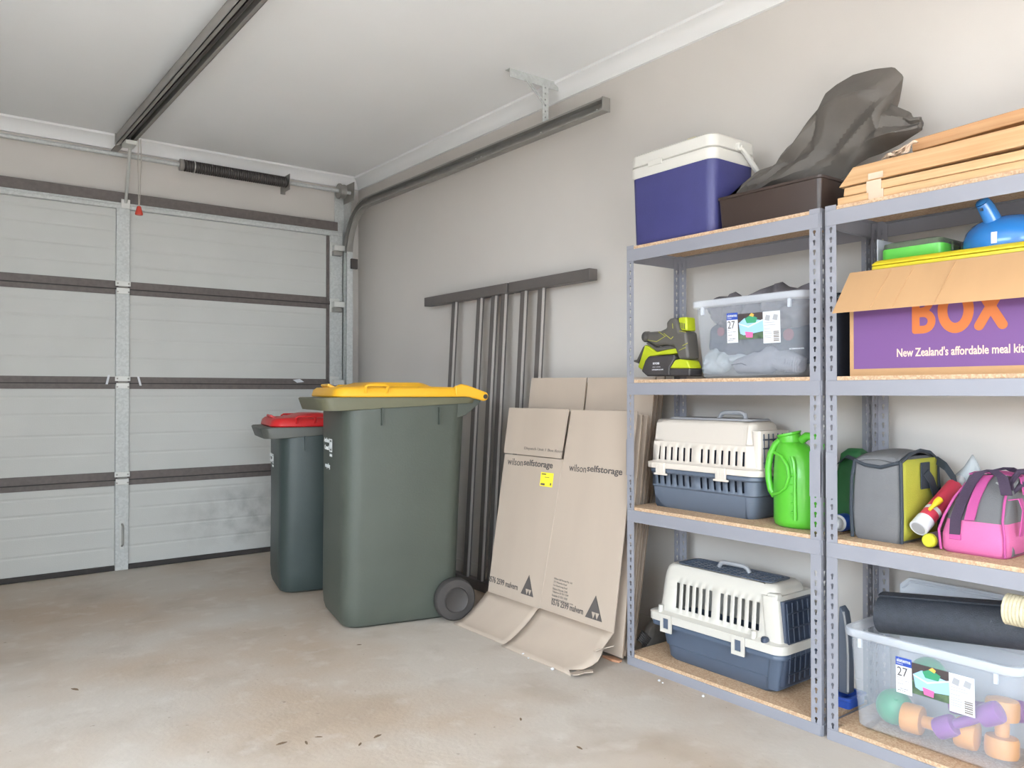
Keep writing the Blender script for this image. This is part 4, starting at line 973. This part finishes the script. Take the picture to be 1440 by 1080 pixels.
def flat(name, loops, mt, par, loc, th=.001):      # filled outline with holes, standing upright and facing the front
    cu = bpy.data.curves.new('c', 'CURVE'); cu.dimensions = '2D'; cu.fill_mode = 'BOTH'; cu.extrude = th/2
    for lp in loops:
        sp_ = cu.splines.new('POLY'); sp_.points.add(len(lp)-1); sp_.use_cyclic_u = True
        for k_, q_ in enumerate(lp): sp_.points[k_].co = (q_[0], q_[1], 0, 1)
    o_ = bpy.data.objects.new('c', cu); COL.objects.link(o_); bpy.context.view_layer.update()
    me = bpy.data.meshes.new_from_object(o_.evaluated_get(bpy.context.evaluated_depsgraph_get()))
    bpy.data.objects.remove(o_); bpy.data.curves.remove(cu)
    me.materials.clear(); me.materials.append(T[mt]); me.name = name
    o_ = bpy.data.objects.new(name, me); COL.objects.link(o_); o_.parent = par; o_.location = loc; o_.rotation_euler = FRONT
    return o_
def arc(cx, cy, rx, ry, a0, a1, n=10): return [(cx+rx*math.cos(R(a0+(a1-a0)*k/n)), cy+ry*math.sin(R(a0+(a1-a0)*k/n))) for k in range(n+1)]
def capsule(x0, z0, x1, z1, r_):
    a = math.degrees(math.atan2(z1-z0, x1-x0))
    return arc(x1, z1, r_, r_, a-90, a+90, 8)+arc(x0, z0, r_, r_, a+90, a+270, 8)
LH = .118; lxp = lambda px: 1.298-at(px, 470, 'x', 2.288).y
x0, x1 = lxp(1283), lxp(1316); w_ = x1-x0; k_ = .008
flat('lettering', [arc(k_, k_, k_, k_, 180, 270, 4)+arc(w_-.034, .034, .034, .034, -90, 60, 10)+arc(w_-.036, LH-.030, .030, .030, -50, 90, 10)+arc(k_, LH-k_, k_, k_, 90, 180, 4),
    [(.021, .022)]+arc(w_-.034, .034, .013, .0125, -90, 90, 8)+[(.021, .0465)], [(.021, LH-.045)]+arc(w_-.036, LH-.032, .011, .0125, -90, 90, 8)+[(.021, LH-.0195)]], 'orange', pr_, (x0, -.0014, .118))
x0, x1 = lxp(1319), lxp(1370); w_ = (x1-x0)/2
flat('lettering', [arc(w_, LH/2, w_, LH/2+.004, 0, 350, 35), arc(w_, LH/2, w_-.026, LH/2-.024, 0, 348, 29)], 'orange', pr_, (x0, -.0014, .118))
x0, x1 = lxp(1370), lxp(1418); w_ = x1-x0
xl = flat('lettering', [capsule(.013, .012, w_-.017, LH-.012, .0125)], 'orange', pr_, (x0, -.0014, .118))
flat('lettering_stroke', [capsule(.017, LH-.012, w_-.013, .012, .0125)], 'orange', xl, (0, 0, .0003)).rotation_euler = (0, 0, 0)
text("New Zealand's affordable meal kit", pr_, 'tan_l', (.145, -.0012, .054), FRONT, .330, .025, bold=.0018, depth=.001)
t = shelf_thing('folding_sheet', 'flat yellow plastic folding board lying across the purple carton', 'board', 2.298, 1.238, Z2+HB+.0045)
obj('lower_leaf', MB().loft([rr(0, .62, 0, .235, .012, 0, 3), rr(0, .62, 0, .235, .012, .011, 3)]), 'ysheet', t, bevel=.002)
obj('upper_leaf', MB().loft([rr(0, .62, 0, .235, .012, .0125, 3), rr(0, .62, 0, .235, .012, .018, 3), rr(.010, .61, .010, .225, .012, .028, 3)]), 'ysheet', t, bevel=.002)
ZY = Z2+HB+.0045+.0285
t = shelf_thing('food_container', 'shallow bright green container with a smoky lid on the yellow board', 'container', 2.348, 1.234, ZY)
obj('base', MB().loft([rr(.006, .174, .006, .166, .02, 0, 4), rr(0, .18, 0, .172, .022, .008, 4), rr(0, .18, 0, .172, .022, .036, 4)]), 'gtray', t, smooth=True)
obj('lid', MB().loft([rr(.001, .179, .001, .171, .022, .036, 4), rr(.003, .177, .003, .169, .022, .052, 4), rr(.020, .16, .020, .15, .02, .058, 4)]), 'smoke', t, smooth=True)
obj('clip', MB().box(.178, .186, .06, .11, .010, .044), 'smoke', t, bevel=.002)
obj('glass_edge', MB().box(-.020, -.017, .02, .15, .0, .075), 'clear_r', t)
t = shelf_thing('saucepan', 'glossy blue upturned pan with a stubby handle on the yellow board', 'pan', 2.435, .905, ZY)
obj('bowl', MB().lathe([(.118, 0), (.120, .010), (.119, .03), (.112, .052), (.096, .072), (.070, .086), (.03, .094), (0, .095)], n=40), 'blue', t, smooth=True, ang=60)
hn = obj('handle', MB().tube([(-.016, -.072, .066), (-.020, -.084, .085), (-.027, -.100, .112), (-.031, -.108, .122)], [.023, .022, .0205, .019], 14), 'blue', t, smooth=True, ang=60)
obj('handle_end', MB().lathe([(.019, 0), (.0175, .005), (.012, .010), (0, .012)], (-.031, -.108, .122), (-.003, -.006, .010), 14), 'blue', hn, smooth=True, ang=80)
obj('hanging_hole', MB().box(-.033, -.026, -.122, -.108, .098, .105), 'slate_d', hn)
obj('maker_mark', MB().box(-.006, .008, -.1205, -.117, .006, .036), 'white_l', t)

# ------------------------------------------------------------------ bay 2, third shelf: bags and tubes
t = shelf_thing('cooler_bag', 'grey and yellow insulated bag with dark piping on the third shelf', 'bag', 2.312, 1.303, Z3)
w, dp, hh = .146, .225, .262
def bagring(z, e=0, s=0): return rr(-e+s, w+e-s*.3, -e, dp+e, .012, z, 3)
def puff(x, y, z): return nz(x, y, z, 14)*.004
m = MB(); rings = [bagring(0, -.006), bagring(.012, 0), bagring(.08, .004), bagring(.16, .003, .002), bagring(.235, 0, .004), bagring(.252, -.010, .01)]
obj('body', m.loft(rings, c1=True), 'bag_g', t, smooth=True, ang=50)
yp = MB().grid(lambda u, v: (w+.0042+.005*math.sin(PI*u)*math.sin(PI*v), .006+(dp-.012)*u, .010+.236*v), 10, 10)
obj('side_panel', yp, 'bag_y', t, smooth=True, ang=180, solid=.002)
tp = MB().grid(lambda u, v: (.006+(w-.012)*u, -.003+(dp+.004)*v, .236+.030*math.sin(PI*v)**.6*(.75+.25*u)+.010*math.sin(PI*u)), 12, 14)
obj('top_flap', tp, 'bag_g', t, smooth=True, ang=180, solid=.003)
pb = [(w+.004, -.003, .004), (w+.007, -.006, .08), (w+.005, -.005, .17), (w+.002, -.002, .240)]
for nm, pts in (('piping', pb), ('piping', [(-.001, -.002, .004), (-.004, -.005, .09), (-.002, -.004, .18), (.006, .0, .238)]),
                ('piping', [(.006, .0, .238), (.04, -.004, .226), (.09, -.005, .222), (w, -.003, .240)]),
                ('piping', [(w+.002, -.002, .24), (w, .06, .262), (w, .12, .27), (w, .18, .262), (w+.002, dp, .238), (w+.006, dp+.002, .12), (w+.004, dp, .01)])):
    obj(nm, MB().tube(pts, .0055, 8), 'webbing', t, smooth=True)
st = obj('strap_patch', MB().box(w+.009, w+.013, .10, .155, .155, .235), 'webbing', t, bevel=.002)
obj('shoulder_strap', MB().strip([(w+.014, .125, .205), (w+.018, .15, .18), (w+.020, .185, .12), (w+.018, .21, .06)], (0, 1, .5), .034, .003), 'webbing', t)
obj('shoulder_strap', MB().strip([(w+.006, dp-.01, .235), (w+.04, dp-.03, .22), (w+.075, dp-.05, .185), (w+.095, dp-.06, .13), (w+.10, dp-.06, .09)], (0, .3, 1), .026, .003), 'webbing', t)
t = shelf_thing('green_pack', 'dark green fabric pack behind the shelf posts next to the cooler bag', 'bag', 2.415, 1.428, Z3)
m = MB().loft([rr(0, .098, 0, .095, .015, 0, 3), rr(-.002, .10, -.002, .097, .018, .06, 3), rr(.004, .094, 0, .095, .018, .18, 3), rr(.014, .084, .010, .085, .014, .245, 3), rr(.03, .07, .03, .06, .008, .262, 3)])
obj('body', m, 'dgreen', t, smooth=True, ang=60)
obj('top_strap', MB().strip([(.02, -.004, .215), (.05, -.008, .240), (.09, -.004, .225)], (0, 1, .3), .02, .003), 'webbing', t)
t = shelf_thing('spray_bottle', 'white-capped bottle lying beside the cooler bag', 'bottle', 2.335, 1.384, Z3+.0285)
obj('cap', MB().lathe([(.010, 0), (.018, .002), (.020, .008), (.020, .030), (.026, .034)], (0, 0, 0), (0, 1, 0), 20), 'white_l', t, smooth=True)
obj('body', MB().lathe([(.026, .034), (.028, .040), (.028, .074), (.02, .078)], (0, 0, 0), (0, 1, 0), 20), 'cobalt', t, smooth=True)
# sealant cartridge and tube
def along(a, b): v = Vector(b)-Vector(a); return v, v.length
t = shelf_thing('sealant_cartridge', 'red and white sealant cartridge propped between the two bags', 'cartridge', 2.325, 1.125, Z3)
a = Vector((.012, .005, .055)); bq = Vector((.037, .175, .164)); dv = (bq-a).normalized(); Lq = (bq-a).length
obj('barrel', MB().lathe([(.024, .0), (.024, Lq), (.0, Lq)], a+dv*.0, dv, 24), 'crim', t, smooth=True)
obj('end_collar', MB().lathe([(.021, -.004), (.0255, -.004), (.0258, .036), (.0245, .036)], a, dv, 24), 'white_l', t, smooth=True)
obj('end_recess', MB().lathe([(0, -.0046), (.020, -.0046), (.020, -.002)], a, dv, 24), 'grey_p', t)
obj('label_band', MB().lathe([(.0244, .066), (.0244, .080)], a, dv, 24), 'white_l', t, smooth=True)
obj('tip', MB().lathe([(.0235, Lq), (.016, Lq+.008), (.010, Lq+.05)], a, dv, 16), 'white_l', t, smooth=True)
t2 = shelf_thing('sealant_nozzle', 'small yellow nozzle lying on the red sealant cartridge', 'nozzle', 2.352, 1.094, Z3+.118)
obj('cone', MB().lathe([(.0045, 0), (.006, .02), (.010, .034), (.010, .050), (.008, .050)], (0, 0, -.012), (.25, .75, .55), 14), 'yel2', t2, smooth=True)
t = shelf_thing('glue_tube', 'plum coloured tube with an olive yellow cap in front of the cartridge', 'tube', 2.318, 1.083, Z3+.0225)
obj('cap', MB().lathe([(.016, 0), (.019, .003), (.020, .008), (.020, .016), (.018, .016)], (0, 0, 0), (.05, 1, .0), 22), 'olive', t, smooth=True)
obj('barrel', MB().lathe([(.018, .016), (.021, .022), (.021, .13), (.0, .13)], (0, 0, 0), (.05, 1, .0), 22), 'plum', t, smooth=True)
t = shelf_thing('plastic_sleeve', 'crumpled clear plastic sleeve standing behind the cartridge', 'packaging', 2.542, 1.13, Z3)
pillow('film', 'clear_g', t, [(0, .16), (.02, .19), (.05, .22), (.075, .262), (.09, .235), (.115, .17)], [(.0, .02), (.02, .0), (.05, .0), (.075, .0), (.09, .0), (.12, .02)], -.014, .014, .02, 30, 24, 14)
# pink tool bag
t = shelf_thing('tool_bag', 'pink and grey zip tool bag with plum handles', 'bag', 2.318, 1.052, Z3)
w, dp = .172, .205
def br(z, x0, x1, y0, y1, r=.025): return rr(x0, x1, y0, y1, r, z, 5)
lo = [br(0, .006, w-.004, .006, dp-.006), br(.010, 0, w+.002, 0, dp), br(.05, .002, w+.002, -.002, dp+.002), br(.092, .012, w-.004, .006, dp-.006)]
hi = [br(.092, .012, w-.004, .006, dp-.006), br(.13, .022, w-.004, .022, dp-.022), br(.165, .034, w-.004, .045, dp-.045), br(.192, .040, w-.002, .066, dp-.064, .016), br(.212, .046, w+.002, .080, dp-.078, .010)]
obj('lower_body', MB().loft(lo, c1=False), 'pink', t, smooth=True, ang=60)
obj('upper_body', MB().loft(hi, c0=False), 'bag_g', t, smooth=True, ang=60)
obj('end_panel', MB().grid(lambda u, v: (w+.003-.030*v*v-.002*math.sin(PI*u), .03+.145*u+.03*v*(.5-u)*2, .006+.155*v), 8, 10), 'bag_g', t, smooth=True, ang=180, solid=.002)
pipe = lambda pts, mt='pink_d', r=.0035: obj('piping', MB().tube(pts, r, 8), mt, t, smooth=True)
pipe([(.006, -.001, .006), (.001, -.003, .06), (.012, .005, .10), (.030, .026, .15), (.048, .062, .19)])
pipe([(w-.004, .002, .006), (w-.004, .001, .06), (w-.010, .004, .10), (w-.014, .026, .145), (w-.018, .058, .19)])
zp = obj('zip_band', MB().strip([(.082, -.004, .095), (.083, .018, .135), (.086, .040, .168), (.092, .060, .196), (.100, .074, .214)], (1, 0, .1), .026, .004), 'pink_d', t, smooth=True)
obj('zip_band', MB().strip([(.050, .090, .216), (.085, .092, .222), (.13, .094, .224), (w+.006, .094, .216), (w+.012, .10, .17)], (0, 1, .1), .034, .004), 'pink_d', t, smooth=True)
obj('zip_pull', MB().tube([(w-.05, .070, .196), (w-.032, .062, .190)], .003, 6), 'galvb', zp)
for yy, s in ((-.002, -1), (dp+.002, 1)):
    yk = lambda v: (yy+(-.004 if s < 0 else .004)) + (-s)*v
    pts = [(.045, yk(0), .052), (.046, yk(.004), .095), (.054, yk(.024), .145), (.066, yk(.05), .190), (.085, yk(.06), .222), (.12, yk(.055), .232), (.15, yk(.045), .215), (.165, yk(.03), .17)]
    hnd = obj('handle', MB().strip(pts, (1, 0, .05), .028, .004), 'webbing_p', t, smooth=True)
    obj('handle_patch', MB().box(.030, .060, min(yy-.004, yy+.002), max(yy-.003, yy+.004), .038, .056), 'pink_d', hnd, bevel=.001)
obj('end_loop', MB().strip([(w-.01, .05, .155), (w+.014, .055, .160), (w+.022, .06, .13), (w+.014, .06, .06)], (0, 1, 0), .022, .003), 'pink_d', t)
obj('shoulder_loop', MB().tube([(w+.01, .09, .20), (w-.008, .07, .175), (w-.012, .06, .20), (w+.01, .06, .232), (w+.04, .07, .235)], .008, 8), 'webbing_p', t, smooth=True)

# ------------------------------------------------------------------ bay 2, bottom: tub of dumbbells, mat, rope
tub('frosted clear tub of coloured dumbbells on the bottom shelf', 2.281, 1.330, Z4, .495, .248, .298, .166, .148)
def dumbbell(label, cat, x, y, z, ax, Lh, rh, rb, mt, hexed=False, grp=None):
    t = thing('dumbbell', label, cat, (x, y, z), 0, grp); v = Vector(ax).normalized(); n = 8 if hexed else 22
    for s in (-1, 1):
        h0 = s*(Lh/2-.028); d_ = v*s
        obj('weight', MB().lathe([(rh*.6, -.028), (rh*.93, -.026), (rh, -.018), (rh, .018), (rh*.93, .026), (rh*.6, .030)], v*h0, d_, n), mt, t, smooth=not hexed, ang=50)
    obj('grip', MB().tube([v*(-Lh/2+.05), v*0, v*(Lh/2-.05)], [rb, rb*1.1, rb], 14), mt, t, smooth=True)
    return t
zb = Z4+.011
t = thing('exercise_ball', 'small teal rubber ball seen through the dumbbell tub', 'ball', (2.385, 1.215, zb+.052))
obj('ball', MB().lathe([(0, -.052)]+[(.052*math.sin(PI*k/16), -.052*math.cos(PI*k/16)) for k in range(1, 16)]+[(0, .052)], n=28), 'teal', t, smooth=True, ang=180)
obj('valve', MB().lathe([(.006, 0), (.004, .003)], (-.03, -.02, .036), (-.6, -.4, .7), 10), 'teal', t)
t = thing('exercise_ball', 'second teal rubber ball resting deeper in the dumbbell tub', 'ball', (2.46, 1.15, zb+.15))
obj('ball', MB().lathe([(0, -.052)]+[(.052*math.sin(PI*k/16), -.052*math.cos(PI*k/16)) for k in range(1, 16)]+[(0, .052)], n=28), 'teal', t, smooth=True, ang=180)
obj('valve', MB().lathe([(.006, 0), (.004, .003)], (-.03, -.02, .036), (-.6, -.4, .7), 10), 'teal', t)
dumbbell('orange vinyl dumbbell lying along the bottom of the tub', 'dumbbell', 2.372, 1.078, zb+.043, (.12, -1, 0), .20, .042, .017, 'apricot')
dumbbell('orange vinyl dumbbell pointing to the front corner of the tub', 'dumbbell', 2.405, .926, zb+.080, (.10, .02, 1), .155, .042, .017, 'apricot')
dumbbell('purple vinyl dumbbell slanting across the orange ones', 'dumbbell', 2.335, .985, zb+.098, (.05, -1, .62), .19, .030, .013, 'violet')
dumbbell('purple vinyl dumbbell at the back of the tub', 'dumbbell', 2.455, .985, zb+.105, (.2, -1, .12), .19, .030, .013, 'violet')
t = thing('exercise_mat', 'rolled black foam exercise mat lying across the dumbbell tub', 'mat', (2.42, 1.262, Z4+.302))
rm = .066
sp = []
for k in range(0, 150):
    a = 2*PI*k/28; r_ = .018+(rm-.018)*k/149
    sp.append((r_*math.cos(a), r_*math.sin(a)))
outer = sp+[(p[0]*(1-.0055/max(.006, math.hypot(*p))), p[1]*(1-.0055/max(.006, math.hypot(*p)))) for p in reversed(sp)]
n = len(outer)
def mp(p, e): return (p[0]+(-.012, -.055)[e], (0, -.52)[e], p[1]+(.030, .102)[e])
m = MB(); o = 0
V0 = [mp(p, 0) for p in outer]; V1 = [mp(p, 1) for p in outer]; k2 = n//2
m.add(V0+V1, [(i, (i+1) % n, n+(i+1) % n, n+i) for i in range(n)]+[(i, i+1, n-2-i, n-1-i) for i in range(k2-1)]+[(n+i+1, n+i, n+n-1-i, n+n-2-i) for i in range(k2-1)])
obj('roll', m, 'mat', t, smooth=True, ang=50)
t = thing('rope_post', 'cream sisal rope wound post lying against the rolled mat', 'scratching post', (2.283, .868, .497))
m = MB()
for k in range(18):
    y = -.006-.0085*k
    m.tube([(.036*math.cos(2*PI*i_/16), y, .036*math.sin(2*PI*i_/16)) for i_ in range(16)], .0052, 6, True)
obj('rope_winding', m, 'rope', t, smooth=True)
obj('core', MB().lathe([(.03, 0), (.034, -.002), (.034, -.158), (.03, -.159)], (0, 0, 0), (0, 1, 0), 20), 'rope', t)
t = shelf_thing('tub_lid', 'translucent grey tub lid standing against the wall behind the mat', 'lid', 2.535, 1.275, Z4)
obj('plate', MB().prism([(0, 0), (.40, 0), (.40, .40), (.38, .425), (.03, .425), (0, .40)], lambda p, e: (p[0], .006*e+.02*p[1]-.004, p[1])), 'clear_r', t, bevel=.002)
obj('rib', MB().tube([(.012, -.001, .39), (.035, .002, .414), (.375, .002, .414)], .004, 6), 'clear_r', t, smooth=True)
t = shelf_thing('blue_tray', 'cobalt blue plastic tray on edge beside the navy carrier', 'tray', 2.40, 1.43, Z4)
obj('shell', MB().loft([rr(0, .06, 0, .10, .01, 0, 3), rr(-.002, .062, -.002, .102, .012, .024, 3), rr(-.006, .066, -.006, .106, .012, .027, 3), rr(-.006, .066, -.006, .106, .012, .034, 3), rr(.006, .054, .006, .094, .01, .034, 3), rr(.008, .052, .008, .092, .01, .008, 3)]), 'cobalt', t, smooth=True)
t = shelf_thing('spare_lid', 'grey plastic lid on edge between the carrier and the dumbbell tub', 'lid', 2.43, 1.424, Z4+.035)
obj('plate', MB().prism([(0, 0), (.034, 0), (.034, .12), (.030, .20), (.020, .26), (.004, .28), (0, .20)], lambda p, e: (p[0], .04*e, p[1])), 'slate', t, bevel=.004)
obj('rib', MB().tube([(.034, .0, .01), (.035, .0, .12), (.031, .0, .20), (.020, .0, .265)], .004, 6), 'grey_p', t, smooth=True)

# ------------------------------------------------------------------ bits on the floor
lg = 'dry leaf scraps on the concrete floor'
def leaf(px, py, s, rot_, k):
    p = at(px, py, 'z', 0)
    c, q = math.cos(rot_), math.sin(rot_)
    pts = [(-s, 0), (-.4*s, .3*s), (.3*s, .35*s), (s, .05*s), (.3*s, -.25*s), (-.5*s, -.2*s)]
    m = MB().prism(pts, lambda a, e: (p.x+a[0]*c-a[1]*q, p.y+a[0]*q+a[1]*c, .0006+.0012*e+.10*abs(a[1])*(1+k)))
    tag(obj('dry_leaf', m, 'leaf'), 'small curled dry leaf scrap on the open concrete floor', 'leaf', lg)
for i, (px, py, s) in enumerate(((396, 1046, .018), (431, 1045, .014), (448, 1037, .012), (506, 1047, .012), (105, 970, .020), (531, 1036, .016), (815, 1052, .014), (505, 907, .010), (732, 1012, .012), (1045, 992, .010))):
    leaf(px, py, s, i*1.3, i % 3)
cg = 'white foam crumbs by the carton flaps'
for px, py, s in ((736, 921, .007), (743, 926, .004), (777, 942, .008), (927, 958, .006), (932, 961, .004), (989, 980, .006)):
    p = at(px, py, 'z', 0)
    m = MB().loft([[(p.x+r_*s*math.cos(2*PI*i/7)*(1+.25*math.sin(3*i)), p.y+r_*s*math.sin(2*PI*i/7), h*s+.0003) for i in range(7)] for r_, h in ((.6, 0), (1, .5), (.5, 1))])
    tag(obj('foam_crumb', m, 'white_l'), 'tiny white foam crumb on the floor by the carton flaps', 'crumb', cg)
